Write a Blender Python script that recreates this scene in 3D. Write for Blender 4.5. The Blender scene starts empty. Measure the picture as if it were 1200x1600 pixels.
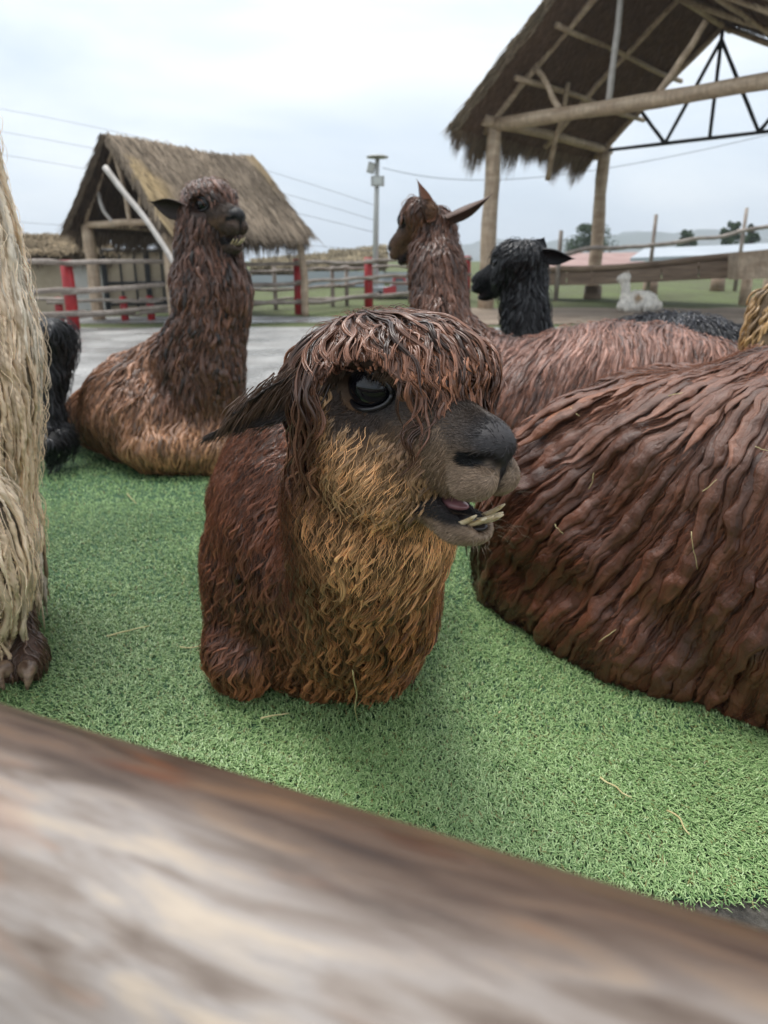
import bpy, math, random
import numpy as np
from mathutils import Vector, Matrix

# ------------------------------------------------------------------ camera, world, light
sc = bpy.context.scene
W, H, FPX = 1200.0, 1600.0, 1155.0
TH = math.atan(370.0/FPX)
CAM = np.array([0.0, 0.0, 0.8])
cam_d = bpy.data.cameras.new('camera'); cam = bpy.data.objects.new('camera', cam_d)
sc.collection.objects.link(cam); sc.camera = cam
cam.location = CAM; cam.rotation_euler = (math.pi/2-TH, 0, 0)
cam_d.sensor_fit = 'VERTICAL'; cam_d.sensor_height = 36.0; cam_d.lens = 36.0*FPX/H
cam_d.clip_start = 0.02; cam_d.clip_end = 2000
cam_d.dof.use_dof = True; cam_d.dof.focus_distance = 0.95; cam_d.dof.aperture_fstop = 6.0
sc.view_settings.view_transform = 'Standard'; sc.view_settings.look = 'None'
sc.view_settings.exposure = 1.08; sc.view_settings.gamma = 1.0
sc.render.resolution_x = 768; sc.render.resolution_y = 1024

SUN_EL, SUN_AZ = math.radians(68), math.radians(-40)
w = bpy.data.worlds.new('World'); sc.world = w; w.use_nodes = True
nt = w.node_tree; N = nt.nodes; L = nt.links
for n in list(N): N.remove(n)
out = N.new('ShaderNodeOutputWorld'); bg = N.new('ShaderNodeBackground'); bg.inputs[1].default_value = 0.1
sky = N.new('ShaderNodeTexSky'); sky.sky_type = 'NISHITA'; sky.sun_disc = False
sky.sun_elevation = SUN_EL; sky.sun_rotation = SUN_AZ; sky.air_density = 1.2; sky.dust_density = 2.0
tc = N.new('ShaderNodeTexCoord'); sep = N.new('ShaderNodeSeparateXYZ')
L.new(tc.outputs['Generated'], sep.inputs[0])
mp = N.new('ShaderNodeMapping'); mp.inputs['Scale'].default_value = (1, 1, 3.2)
L.new(tc.outputs['Generated'], mp.inputs[0])
nz = N.new('ShaderNodeTexNoise'); nz.inputs['Scale'].default_value = 2.3; nz.inputs['Detail'].default_value = 7
nz.inputs['Roughness'].default_value = 0.5; nz.inputs['Distortion'].default_value = 0.35
L.new(mp.outputs[0], nz.inputs['Vector'])
ma = N.new('ShaderNodeMath'); ma.operation = 'MULTIPLY_ADD'; ma.inputs[1].default_value = 1.5
L.new(nz.outputs[0], ma.inputs[0]); L.new(sep.outputs['Z'], ma.inputs[2])
sb = N.new('ShaderNodeMath'); sb.operation = 'SUBTRACT'; sb.inputs[1].default_value = 0.35; L.new(ma.outputs[0], sb.inputs[0])
cr = N.new('ShaderNodeValToRGB'); e = cr.color_ramp.elements
e[0].position = 0.22; e[0].color = (3.3, 3.85, 4.55, 1)
e[1].position = 0.80; e[1].color = (5.5, 5.75, 5.95, 1)
m_ = cr.color_ramp.elements.new(0.47); m_.color = (4.0, 4.5, 5.1, 1)
L.new(sb.outputs[0], cr.inputs[0])
mx = N.new('ShaderNodeMixRGB'); mx.inputs[0].default_value = 0.9
L.new(sky.outputs[0], mx.inputs[1]); L.new(cr.outputs[0], mx.inputs[2])
L.new(mx.outputs[0], bg.inputs[0]); L.new(bg.outputs[0], out.inputs[0])

sd = bpy.data.lights.new('sun', 'SUN'); sun = bpy.data.objects.new('sun', sd); sc.collection.objects.link(sun)
sd.energy = 1.5; sd.angle = math.radians(28); sd.color = (1.0, 0.97, 0.93)
# light comes from behind the animals and a little to the left, high up
sv = Vector((math.sin(SUN_AZ)*math.cos(SUN_EL), math.cos(SUN_AZ)*math.cos(SUN_EL), math.sin(SUN_EL)))
sun.rotation_euler = sv.to_track_quat('Z', 'Y').to_euler()

# ------------------------------------------------------------------ projection helpers
cT, sT = math.cos(TH), math.sin(TH)
FW = np.array([0, cT, -sT]); UP = np.array([0, sT, cT]); RT = np.array([1.0, 0, 0])
def at(px, py, d):
    """the point seen at a pixel of the photograph, d metres along the view axis"""
    return CAM + d*(FW + (px-600)/FPX*RT + (800-py)/FPX*UP)
def terrain(x, y):
    return np.maximum(0, np.asarray(y, float)-13.0)*0.04*np.clip(1-(np.asarray(y,float)-40)/200, 0, 1)
def gnd(px, py):
    v = FW + (px-600)/FPX*RT + (800-py)/FPX*UP
    d = 0.3
    while d < 300:
        p = CAM+d*v
        if p[2] <= terrain(p[0], p[1]): return p
        d *= 1.002
    return p
def proj(p):
    q = np.asarray(p)-CAM; d = q@FW
    return 600+FPX*(q@RT)/d, 800-FPX*(q@UP)/d, d

# ------------------------------------------------------------------ object helpers
COL = sc.collection
def thing(name, label, cat, loc=(0, 0, 0), group=None, kind=None):
    o = bpy.data.objects.new(name, None); COL.objects.link(o); o.location = loc
    o['label'] = label; o['category'] = cat; o.empty_display_size = 0.1
    if group: o['group'] = group
    return o
def tag(o, label, cat=None, group=None, kind=None):
    if label: o['label'] = label
    if cat: o['category'] = cat
    if group: o['group'] = group
    if kind: o['kind'] = kind
    return o
def link(name, me, mat, parent=None):
    o = bpy.data.objects.new(name, me); COL.objects.link(o)
    if mat: me.materials.append(mat)
    if parent is not None:
        o.parent = parent
        o.location = -Vector(parent.location)
    return o
def np_mesh(name, V, F, col=None, uv=None, smooth=True):
    V = np.asarray(V, np.float32); F = np.asarray(F, np.int32)
    k = F.shape[1]
    me = bpy.data.meshes.new(name)
    me.vertices.add(len(V)); me.vertices.foreach_set('co', V.ravel())
    me.loops.add(F.size); me.loops.foreach_set('vertex_index', F.ravel())
    me.polygons.add(len(F)); me.polygons.foreach_set('loop_start', np.arange(0, F.size, k, dtype=np.int32))
    me.polygons.foreach_set('use_smooth', np.full(len(F), smooth, bool))
    if col is not None:
        a = me.color_attributes.new('Col', 'FLOAT_COLOR', 'POINT')
        c = np.ones((len(V), 4), np.float32); c[:, :3] = col
        a.data.foreach_set('color', c.ravel())
    if uv is not None:
        u = me.uv_layers.new(name='UVMap')
        u.data.foreach_set('uv', np.asarray(uv, np.float32)[F.ravel()].ravel())
    me.update(calc_edges=True); me.validate()
    return me
class MB:
    """collects shapes of one material into one mesh"""
    def __init__(s): s.V = []; s.F = []; s.n = 0
    def add(s, V, F):
        V = np.asarray(V, float)
        s.V.append(V); s.F += [[i+s.n for i in f] for f in F]; s.n += len(V)
    def box(s, c, sz, R=None, jit=0.0):
        v = np.array([[x, y, z] for x in (-.5, .5) for y in (-.5, .5) for z in (-.5, .5)])*np.array(sz)
        if R is not None: v = v@np.array(R).T
        s.add(v+np.array(c), [(0, 1, 3, 2), (4, 6, 7, 5), (0, 4, 5, 1), (2, 3, 7, 6), (0, 2, 6, 4), (1, 5, 7, 3)])
    def tube(s, pts, rad, n=8, wob=0.0, seed=0, cap=True):
        pts = np.asarray(pts, float); m = len(pts)
        rad = np.broadcast_to(np.asarray(rad, float), (m,))
        rs = np.random.RandomState(seed)
        T = np.gradient(pts, axis=0); T /= np.linalg.norm(T, axis=1)[:, None]+1e-9
        a = np.array([0, 0, 1.0]) if abs(T[0][2]) < 0.9 else np.array([1.0, 0, 0])
        V = []
        ph = np.linspace(0, 2*np.pi, n, endpoint=False)
        for i in range(m):
            b = np.cross(T[i], a); b /= np.linalg.norm(b); c = np.cross(b, T[i])
            r = rad[i]*(1+wob*rs.uniform(-1, 1, n))
            V.append(pts[i]+np.outer(r*np.cos(ph), b)+np.outer(r*np.sin(ph), c))
        F = []
        for i in range(m-1):
            for j in range(n):
                k = (j+1) % n
                F.append((i*n+j, i*n+k, (i+1)*n+k, (i+1)*n+j))
        if cap:
            F.append(tuple(range(n))[::-1]); F.append(tuple((m-1)*n+j for j in range(n)))
        s.add(np.vstack(V), F)
    def log(s, a, b, r, r2=None, seg=10, bend=0.03, seed=0, n=10, wob=0.05):
        a = np.array(a, float); b = np.array(b, float); rs = np.random.RandomState(seed)
        t = np.linspace(0, 1, seg+1)[:, None]
        P = a+(b-a)*t; Ln = np.linalg.norm(b-a)
        off = np.zeros((seg+1, 3))
        for k in (1, 2, 3, 5):
            off += rs.uniform(-1, 1, 3)*np.sin(np.pi*k*t+rs.uniform(0, 0.3))*bend/k
        P = P+off*np.sin(np.pi*np.clip(t, 0, 1))**0.5
        rr = np.linspace(r, r2 if r2 else r*0.9, seg+1)*(1+rs.uniform(-.06, .06, seg+1))
        s.tube(P, rr, n, wob, seed)
    def build(s, name, mat, parent=None, smooth=False):
        me = bpy.data.meshes.new(name)
        me.from_pydata(np.vstack(s.V).tolist(), [], s.F)
        if smooth:
            me.polygons.foreach_set('use_smooth', [True]*len(me.polygons))
        me.update()
        return link(name, me, mat, parent)

# ------------------------------------------------------------------ noise
def vnoise(P, seed=0):
    P = np.asarray(P, np.float64); I = np.floor(P).astype(np.int64); f = P-I; f = f*f*(3-2*f)
    def h(i, j, k):
        n = (i*374761393+j*668265263+k*2147483647+seed*974711) & 0xffffffff
        n = ((n ^ (n >> 13))*1274126177) & 0xffffffff
        n = ((n ^ (n >> 16))*2246822519) & 0xffffffff
        return ((n ^ (n >> 15)) & 0xffff)/65535.0
    r = 0
    for a in (0, 1):
        for b in (0, 1):
            for c in (0, 1):
                wt = (f[..., 0] if a else 1-f[..., 0])*(f[..., 1] if b else 1-f[..., 1])*(f[..., 2] if c else 1-f[..., 2])
                r = r+wt*h(I[..., 0]+a, I[..., 1]+b, I[..., 2]+c)
    return r*2-1
def sst(a, b, x):
    t = np.clip((x-a)/(b-a), 0, 1); return t*t*(3-2*t)
def mixer(*lay):
    """colour layers (weight array, rgb) over a base"""
    c = None
    for w_, k in lay:
        k = np.array(k)
        c = np.broadcast_to(k, (len(w_), 3)).copy() if c is None else c*(1-w_[:, None])+k*w_[:, None]
    return c
def nrm(v): return v/(np.linalg.norm(v, axis=-1, keepdims=True)+1e-9)

# ------------------------------------------------------------------ implicit surfaces
class Frame:
    """local frame: forward, side (animal's right), up"""
    def __init__(s, o, f, u=(0, 0, 1), sc_=1.0, roll=0.0):
        s.o = np.array(o, float); f = nrm(np.array(f, float)); sd_ = nrm(np.cross(f, np.array(u, float))); uu = np.cross(sd_, f)
        if roll: sd_, uu = math.cos(roll)*sd_+math.sin(roll)*uu, -math.sin(roll)*sd_+math.cos(roll)*uu
        s.M = np.stack([f, sd_, uu]); s.k = sc_
    def loc(s, P): return (P-s.o)@s.M.T/s.k
    def wor(s, Q): return np.asarray(Q)*s.k@s.M+s.o
ID = Frame((0, 0, 0), (1, 0, 0)); ID.M = np.eye(3)
def ell(c, r, k=0.03, op='+', fr=None, ax=None): return ('e', np.array(c, float), np.array(r, float), k, op, fr, ax)
def cap(a, b, ra, rb, k=0.03, op='+', fr=None): return ('c', np.array(a, float), np.array(b, float), ra, rb, k, op, fr)
class SDF:
    def __init__(s, prims, res, lo=None, hi=None, pad=0.05, noise=None):
        s.pr = prims; s.res = res
        if lo is None:
            B = []
            for p in prims:
                if (p[4] if p[0] == 'e' else p[6]) == '-': continue
                fr = p[5] if p[0] == 'e' else p[7]
                if p[0] == 'e':
                    m = p[2].max() if (fr is not None or p[6] is not None) else p[2]
                    pts = [p[1]]; rr = [m]
                else:
                    pts = [p[1], p[2]]; rr = [p[3], p[4]]
                for q, r in zip(pts, rr):
                    k = 1
                    if fr is not None: q = fr.wor(q); k = fr.k
                    B += [q-np.asarray(r)*k, q+np.asarray(r)*k]
            B = np.array(B); lo = B.min(0)-pad; hi = B.max(0)+pad
        s.lo = np.array(lo, float); n = np.ceil((np.array(hi)-s.lo)/res).astype(int)+1; s.n = n
        ax = [s.lo[i]+res*np.arange(n[i]) for i in range(3)]
        G = np.stack(np.meshgrid(*ax, indexing='ij'), -1).reshape(-1, 3)
        D = np.empty(len(G), np.float32)
        for i in range(0, len(G), 400000):
            q = G[i:i+400000]; d = s.eval(q)
            if noise is not None: d = d+noise(q)
            D[i:i+400000] = d
        s.D = D.reshape(n)
        s.G = np.stack(np.gradient(s.D, res), -1).astype(np.float32)
    def eval(s, P):
        d = np.full(len(P), 10.0)
        for p in s.pr:
            if p[0] == 'e':
                _, c, r, k, op, fr, ax = p
                Q = fr.loc(P) if fr is not None else P
                q = Q-c; kk = fr.k if fr is not None else 1
                if ax is not None: q = q@np.array(ax).T
                k0 = np.linalg.norm(q/r, axis=1); k1 = np.linalg.norm(q/(r*r), axis=1)+1e-6
                e_ = k0*(k0-1)/k1*kk
            else:
                _, a, b, ra, rb, k, op, fr = p
                Q = fr.loc(P) if fr is not None else P; kk = fr.k if fr is not None else 1
                ab = b-a; t = np.clip((Q-a)@ab/(ab@ab), 0, 1)
                e_ = (np.linalg.norm(Q-a-t[:, None]*ab, axis=1)-(ra+(rb-ra)*t))*kk
            k = k*kk
            if op == '+':
                h = np.clip(0.5+0.5*(d-e_)/k, 0, 1); d = d*(1-h)+e_*h-k*h*(1-h)
            else:
                h = np.clip(0.5-0.5*(d+e_)/k, 0, 1); d = d*(1-h)-e_*h+k*h*(1-h)
        return d
    def _tri(s, A, P):
        q = (P-s.lo)/s.res; q = np.clip(q, 0, s.n-1.001); I = q.astype(int); f = q-I
        r = 0
        for a in (0, 1):
            for b in (0, 1):
                for c in (0, 1):
                    wt = (f[:, 0] if a else 1-f[:, 0])*(f[:, 1] if b else 1-f[:, 1])*(f[:, 2] if c else 1-f[:, 2])
                    v = A[I[:, 0]+a, I[:, 1]+b, I[:, 2]+c]
                    r = r+(wt[:, None]*v if v.ndim == 2 else wt*v)
        return r
    def val(s, P): return s._tri(s.D, P)
    def grad(s, P): return nrm(s._tri(s.G, P))
    def mesh(s):
        D = s.D; n = s.n; ins = D < 0
        sh = lambda A, a, b, c: A[a:n[0]-1+a, b:n[1]-1+b, c:n[2]-1+c]
        cs = [(a, b, c) for a in (0, 1) for b in (0, 1) for c in (0, 1)]
        cnt = sum(sh(ins, *c).astype(np.int8) for c in cs)
        act = (cnt > 0) & (cnt < 8)
        I = np.argwhere(act); idx = -np.ones(act.shape, np.int64); idx[act] = np.arange(len(I))
        acc = np.zeros((len(I), 3)); num = np.zeros(len(I))
        for c0 in cs:
            for axis in range(3):
                if c0[axis]: continue
                c1 = list(c0); c1[axis] = 1
                A = D[tuple((I+np.array(c0)).T)]; B = D[tuple((I+np.array(c1)).T)]
                m = (A < 0) != (B < 0)
                t = np.where(m, A/(A-B+1e-12*(~m)), 0)
                p = np.array(c0, float)+t[:, None]*(np.array(c1)-np.array(c0))
                acc[m] += p[m]; num[m] += 1
        V = s.lo+s.res*(I+acc/num[:, None])
        F = []
        for axis in range(3):
            u, v = (axis+1) % 3, (axis+2) % 3
            sl0 = [slice(1, -1)]*3; sl0[axis] = slice(0, -1)
            sl1 = list(sl0); sl1[axis] = slice(1, None)
            # edges whose four neighbouring cells exist
            A = ins[tuple(sl0)]; B = ins[tuple(sl1)]
            E = np.argwhere(A != B)
            off = np.array([1, 1, 1]); off[axis] = 0
            sgn = A[tuple(E.T)]; E = E+off
            du = np.zeros(3, int); du[u] = 1; dv = np.zeros(3, int); dv[v] = 1
            q = [idx[tuple((E-du-dv).T)], idx[tuple((E-dv).T)], idx[tuple(E.T)], idx[tuple((E-du).T)]]
            Q = np.stack(q, 1); Q[~sgn] = Q[~sgn][:, ::-1]; F.append(Q)
        return V, np.vstack(F)

def sample(V, F, n, rng, dens=None):
    """random points on a quad mesh with their normals, density weighted"""
    a, b, c, d = (V[F[:, i]] for i in range(4))
    nn = np.cross(c-a, d-b); ar = np.linalg.norm(nn, axis=1)*0.5
    ctr = (a+b+c+d)/4; nm = nrm(nn)
    wt = ar*(dens(ctr, nm) if dens is not None else 1)
    k = rng.choice(len(F), n, p=wt/wt.sum())
    u = rng.rand(n, 1); v = rng.rand(n, 1)
    P = (a[k]*(1-u)+b[k]*u)*(1-v)+(d[k]*(1-u)+c[k]*u)*v
    return P, nm[k]

def grow(S, P, G, length, steps, off, pull=0.4, cling=0.7, zmin=0.008):
    """run strands over the surface: they lie on it, slide down it, hang free under it"""
    n = len(P); P = P.copy(); out_ = [P.copy()]; ns = [S.grad(P)]
    ds = (np.asarray(length)/steps)[:, None]
    for k in range(steps):
        nn = S.grad(P); g = G(P, nn, (k+1)/steps)
        gn = (g*nn).sum(1, keepdims=True)
        t = nrm(g-np.minimum(gn, 0)*nn-np.maximum(gn, 0)*cling*nn)
        P = P+t*ds
        d = S.val(P)[:, None]; nn = S.grad(P)
        o = off((k+1)/steps)
        o = o[:, None] if np.ndim(o) else o
        P = P+nn*np.maximum(o-d, 0)-nn*np.maximum(d-o, 0)*pull*np.clip(nn[:, 2:3]*2+0.8, 0, 1)
        P[:, 2] = np.maximum(P[:, 2], zmin)
        out_.append(P.copy()); ns.append(nn)
    return np.stack(out_, 1), np.stack(ns, 1)       # (n, steps+1, 3)

def locks(name, S, P, G, length, rad, colf, mat, parent, rng, steps=9, sides=5, flat=0.6, off=None, wave=0.004, wl=0.05,
          pull=0.4, cling=0.7, prof=None, coh=8.0, zmin=0.008, twist=0.0, uvs=1.0, kink=0.0, clump=0, spread=.006, bad=None, keep=.04, cpow=.9, lump=0.0):
    n = len(P)
    length = np.broadcast_to(length, (n,)); rad = np.broadcast_to(rad, (n,))
    if off is None:
        o1 = rng.uniform(0.2, 1.6, n)*rad
        off = lambda t: o1*math.sin(min(1, t*1.6)*1.57)
    C, Nn = grow(S, P, G, length, steps, off, pull, cling, zmin)
    m = steps+1; t = np.linspace(0, 1, m)[None, :, None]
    T = nrm(np.gradient(C, axis=1)); B = nrm(np.cross(T, Nn)); Nq = np.cross(B, T)
    ph = (vnoise(P*coh, 3)*6+rng.uniform(-.9, .9, n))[:, None, None]
    fr = 2*np.pi/(wl*rng.uniform(.75, 1.35, n))[:, None, None]
    s_ = t*length[:, None, None]
    amp = (np.broadcast_to(wave, (n,))*rng.uniform(.4, 1.5, n))[:, None, None]*np.clip(t*2.2, 0, 1)
    C = C+B*amp*np.sin(fr*s_+ph)+Nq*amp*0.55*np.cos(fr*s_*0.9+ph)
    if kink: C = C+B*kink*vnoise(C*35, 9)[..., None]*np.clip(t*2, 0, 1)
    if clump:
        # several strands run from round the root into one wet pointed tip
        rp = lambda a: np.repeat(a, clump, 0)
        k_ = n*clump; C, B, Nq, P, length, rad, ph, fr, s_ = rp(C), rp(B), rp(Nq), rp(P), rp(length), rp(rad), rp(ph), rp(fr), rp(s_)
        ob = (rng.uniform(-1, 1, k_)*rp(np.broadcast_to(spread, (n,))))[:, None, None]; on = (rng.uniform(-.3, .5, k_)*rp(np.broadcast_to(spread, (n,))))[:, None, None]
        cv = (1-t)**cpow*(1-.5*np.exp(-t*4))+.04
        C = C+B*(ob*cv+.0010*np.sin(fr*1.3*s_+rng.uniform(0, 6, (k_, 1, 1)))*t)+Nq*on*cv
        sh = rng.uniform(.72, 1.0, k_)      # strands end at slightly different places
        n = k_
    else: sh = np.ones(n)
    if bad is not None:
        bd = bad(C.reshape(-1, 3)).reshape(n, m); bd[:, 0] = False
        kb = np.where(bd.any(1), bd.argmax(1)-.4, steps)/steps
        sh = np.where(rng.rand(n) < keep, sh, np.minimum(sh, kb))
    if (sh < 1).any():
        x = np.linspace(0, 1, m)[None, :]*sh[:, None]*steps; i0 = np.clip(x.astype(int), 0, steps-1); fx = (x-i0)[..., None]
        ar = np.arange(n)[:, None]; C = C[ar, i0]*(1-fx)+C[ar, i0+1]*fx; s_ = s_*sh[:, None, None]
    if prof is None: pr = np.clip(np.sin(np.clip(t*0.9+0.1, 0, 1)*np.pi)**0.55, 0.03, 1)*np.where(t > .999, .08, 1)
    else: pr = prof(t)
    rr = rad[:, None, None]*pr*(1+0.22*np.sin(fr*1.7*s_+ph*2))
    if lump: rr = rr*(1+lump*vnoise(C*26, 14)[..., None]+lump*.6*vnoise(C*70, 15)[..., None])
    a = np.linspace(0, 2*np.pi, sides, endpoint=False)[None, None, :, None]
    tw = (twist*s_)[..., None]+rng.uniform(0, 6.28, n)[:, None, None, None] if twist else 0.0
    ca, sa = np.cos(a), np.sin(a)
    if twist:
        ca2 = np.cos(a)*np.cos(tw)-np.sin(a)*flat*np.sin(tw); sa2 = np.cos(a)*np.sin(tw)+np.sin(a)*flat*np.cos(tw)
        V = C[:, :, None]+rr[:, :, None]*(ca2*B[:, :, None]+sa2*Nq[:, :, None])
    else:
        V = C[:, :, None]+rr[:, :, None]*(ca*B[:, :, None]+sa*flat*Nq[:, :, None])
    if lump: V = V+Nq[:, :, None]*(lump*.9*rr[:, :, None]*(vnoise(V*55, 16)+.6*vnoise(V*130, 17))[..., None])
    V = V.reshape(-1, 3)
    V[:, 2] = np.maximum(V[:, 2], 0.004)
    base = (np.arange(n)*m*sides)[:, None, None]
    i = np.arange(m-1)[None, :, None]*sides; j = np.arange(sides)[None, None, :]; j2 = (j+1) % sides
    F = np.stack([base+i+j, base+i+j2, base+i+sides+j2, base+i+sides+j], -1).reshape(-1, 4)
    SEEDP[0] = P; c = colf(P, C, rng)                              # (n,m,3)
    c = np.repeat(c[:, :, None, :], sides, 2).reshape(-1, 3)
    uv = np.empty((n, m, sides, 2)); uv[..., 0] = (np.abs(np.linspace(-1, 1, sides))[None, None, :]*rad[:, None, None]*100*uvs+rng.uniform(0, 50, n)[:, None, None])
    uv[..., 1] = (s_[..., 0]*10)[:, :, None]+rng.uniform(0, 50, n)[:, None, None]
    me = np_mesh(name, V, F, c, uv.reshape(-1, 2))
    o_ = link(name, me, mat, parent); o_['kind'] = 'stuff'; return o_

# ------------------------------------------------------------------ materials
def mat(name, base=(.5, .5, .5), rough=.6, attr=False, noise=None, bump=None, spec=0.5, coat=0.0, metal=0.0, uvbump=None, coatr=0.2):
    """noise=(scale xyz, dark, light, coord)  bump=(scale xyz, strength, distance)"""
    m = bpy.data.materials.new(name); m.use_nodes = True
    T = m.node_tree; b = T.nodes['Principled BSDF']; lk = T.links
    b.inputs['Roughness'].default_value = rough; b.inputs['Specular IOR Level'].default_value = spec
    b.inputs['Coat Weight'].default_value = coat; b.inputs['Coat Roughness'].default_value = coatr; b.inputs['Metallic'].default_value = metal
    b.inputs['Base Color'].default_value = (*base, 1)
    tc = T.nodes.new('ShaderNodeTexCoord'); src = None
    if attr:
        a = T.nodes.new('ShaderNodeVertexColor'); a.layer_name = 'Col'; src = a.outputs[0]
    def nzn(scale, coord='Object', det=5, rg=.6):
        mp_ = T.nodes.new('ShaderNodeMapping'); mp_.inputs['Scale'].default_value = scale
        lk.new(tc.outputs[coord], mp_.inputs[0])
        q = T.nodes.new('ShaderNodeTexNoise'); q.inputs['Scale'].default_value = 1; q.inputs['Detail'].default_value = det
        q.inputs['Roughness'].default_value = rg
        lk.new(mp_.outputs[0], q.inputs['Vector']); return q.outputs[0]
    if noise:
        for (scl, c0, c1, coord) in (noise if isinstance(noise, list) else [noise]):
            r = T.nodes.new('ShaderNodeValToRGB'); r.color_ramp.elements[0].position = .32; r.color_ramp.elements[1].position = .68
            r.color_ramp.elements[0].color = (*c0, 1); r.color_ramp.elements[1].color = (*c1, 1)
            lk.new(nzn(scl, coord), r.inputs[0])
            if src is None: src = r.outputs[0]
            else:
                mm = T.nodes.new('ShaderNodeMixRGB'); mm.blend_type = 'MULTIPLY'; mm.inputs[0].default_value = 1
                lk.new(src, mm.inputs[1]); lk.new(r.outputs[0], mm.inputs[2]); src = mm.outputs[0]
    if src is not None: lk.new(src, b.inputs['Base Color'])
    last = None
    for bb in ([bump] if bump and not isinstance(bump, list) else (bump or [])):
        bn = T.nodes.new('ShaderNodeBump'); bn.inputs['Strength'].default_value = bb[1]; bn.inputs['Distance'].default_value = bb[2]
        lk.new(nzn(bb[0], bb[3] if len(bb) > 3 else 'Object', 6, .65), bn.inputs['Height'])
        if last: lk.new(last, bn.inputs['Normal'])
        last = bn.outputs[0]
    if last: lk.new(last, b.inputs['Normal'])
    return m
G1 = (1, 1, 1)
M = {}
M['wool'] = mat('wet_wool', rough=.30, attr=True, spec=.62, noise=((2.6, 1.0, 1), (.55, .55, .55), (1.25, 1.25, 1.25), 'UV'), bump=((5.0, .9, 1), .55, .0016, 'UV'))
M['slab'] = mat('matted_wool', rough=.29, attr=True, spec=.55, noise=[((3.0, 1.2, 1), (.6, .6, .6), (1.2, 1.2, 1.2), 'UV'), ((30, 30, 30), (.75, .72, .7), (1.15, 1.1, 1.1), 'Object')],
                bump=[((7.0, 1.2, 1), .7, .003, 'UV'), ((85, 85, 85), .7, .005)])
M['cord'] = mat('pale_cords', rough=.42, attr=True, spec=.4, noise=((2.6, 1.0, 1), (.80, .78, .75), (1.10, 1.10, 1.10), 'UV'), bump=((5.0, .9, 1), .5, .0016, 'UV'))
M['hair'] = mat('fine_hair', rough=.35, attr=True, spec=.4)
M['skin'] = mat('short_fur', rough=.55, attr=True, spec=.35, bump=((500, 500, 500), .5, .0012), noise=((120, 120, 120), (.7, .7, .7), (1.2, 1.2, 1.2), 'Object'))
M['nose'] = mat('nose_skin', rough=.38, attr=True, spec=.5, bump=[((300, 300, 300), .35, .001)], noise=((90, 90, 90), (.7, .7, .7), (1.2, 1.2, 1.2), 'Object'))
M['eye'] = mat('eye', (.004, .004, .006), .05, spec=.45)
M['lid'] = mat('eyelid', (.012, .011, .013), .3, spec=.6)
M['tooth'] = mat('tooth', (.62, .47, .25), .3, noise=((60, 60, 160), (.52, .37, .18), (.80, .70, .50), 'Object'), spec=.5)
M['gum'] = mat('gum', (.30, .14, .15), .25, spec=.6)
M['mouth'] = mat('mouth_lining', (.02, .014, .014), .35)
M['toenail'] = mat('toenail', (.12, .07, .05), .35, noise=((20, 20, 60), (.08, .045, .03), (.35, .24, .16), 'Object'), bump=((60, 60, 200), .4, .002))
# ================================================================== setting
def sheet(name, x0, x1, y0, y1, dz, mt, nx=40, ny=40, wob=0.0, seed=0, holes=None, kind='structure'):
    """a sheet that follows the terrain, its edges slightly ragged"""
    X, Y = np.meshgrid(np.linspace(0, 1, nx+1), np.linspace(0, 1, ny+1), indexing='ij')
    x = x0+(x1-x0)*X; y = y0+(y1-y0)*Y
    if wob:
        q = np.stack([x*1.3, y*0+seed, x*0], -1); e0 = vnoise(q, seed)*wob; e1 = vnoise(q+7.3, seed)*wob
        y = y+e0*(1-Y)+e1*Y
        q = np.stack([y*1.3, y*0+seed, x*0], -1); x = x+vnoise(q, seed+2)*wob*(1-X)+vnoise(q+5, seed+3)*wob*X
    z = terrain(x, y)+dz
    V = np.stack([x, y, z], -1).reshape(-1, 3)
    i, j = np.meshgrid(np.arange(nx), np.arange(ny), indexing='ij'); q = (i*(ny+1)+j).ravel()
    F = np.stack([q, q+ny+1, q+ny+2, q+1], 1)
    o = link(name, np_mesh(name, V, F), mt); o['kind'] = kind; return o
def rect_grid():
    xs = np.concatenate([-np.geomspace(400, 8, 12), np.linspace(-7, 7, 15), np.geomspace(8, 400, 12)])
    ys = np.concatenate([[-30, -10, -3, 0, 3, 6, 9, 11, 12, 13], np.linspace(14, 40, 14), np.geomspace(45, 900, 20)])
    X, Y = np.meshgrid(xs, ys, indexing='ij'); z = terrain(X, Y)
    V = np.stack([X, Y, z], -1).reshape(-1, 3); nx, ny = len(xs)-1, len(ys)-1
    i, j = np.meshgrid(np.arange(nx), np.arange(ny), indexing='ij'); q = (i*(ny+1)+j).ravel()
    F = np.stack([q, q+ny+1, q+ny+2, q+1], 1)
    o = link('ground', np_mesh('ground', V, F), M['meadow']); o['kind'] = 'structure'
M['meadow'] = mat('meadow', rough=.9, noise=[((.9, .9, .9), (.10, .105, .045), (.13, .17, .05), 'Object'), ((14, 14, 14), (.6, .6, .6), (1.15, 1.15, 1.15), 'Object')], bump=((25, 25, 25), .8, .06))
M['gravel'] = mat('wet_gravel', rough=.42, spec=.5, noise=[((1.6, 1.3, 1), (.20, .195, .185), (.42, .415, .40), 'Object'), ((45, 45, 45), (.5, .5, .5), (1.25, 1.25, 1.25), 'Object')], bump=((60, 60, 60), .8, .02))
def wet_patches(m, lo, hi):
    T = m.node_tree; b = T.nodes['Principled BSDF']; tc = T.nodes.new('ShaderNodeTexCoord'); q = T.nodes.new('ShaderNodeTexNoise'); q.inputs['Scale'].default_value = 1.1; q.inputs['Detail'].default_value = 5
    r = T.nodes.new('ShaderNodeMapRange'); r.inputs[1].default_value = .42; r.inputs[2].default_value = .6; r.inputs[3].default_value = lo; r.inputs[4].default_value = hi
    T.links.new(tc.outputs['Object'], q.inputs['Vector']); T.links.new(q.outputs[0], r.inputs[0]); T.links.new(r.outputs[0], b.inputs['Roughness'])
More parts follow.
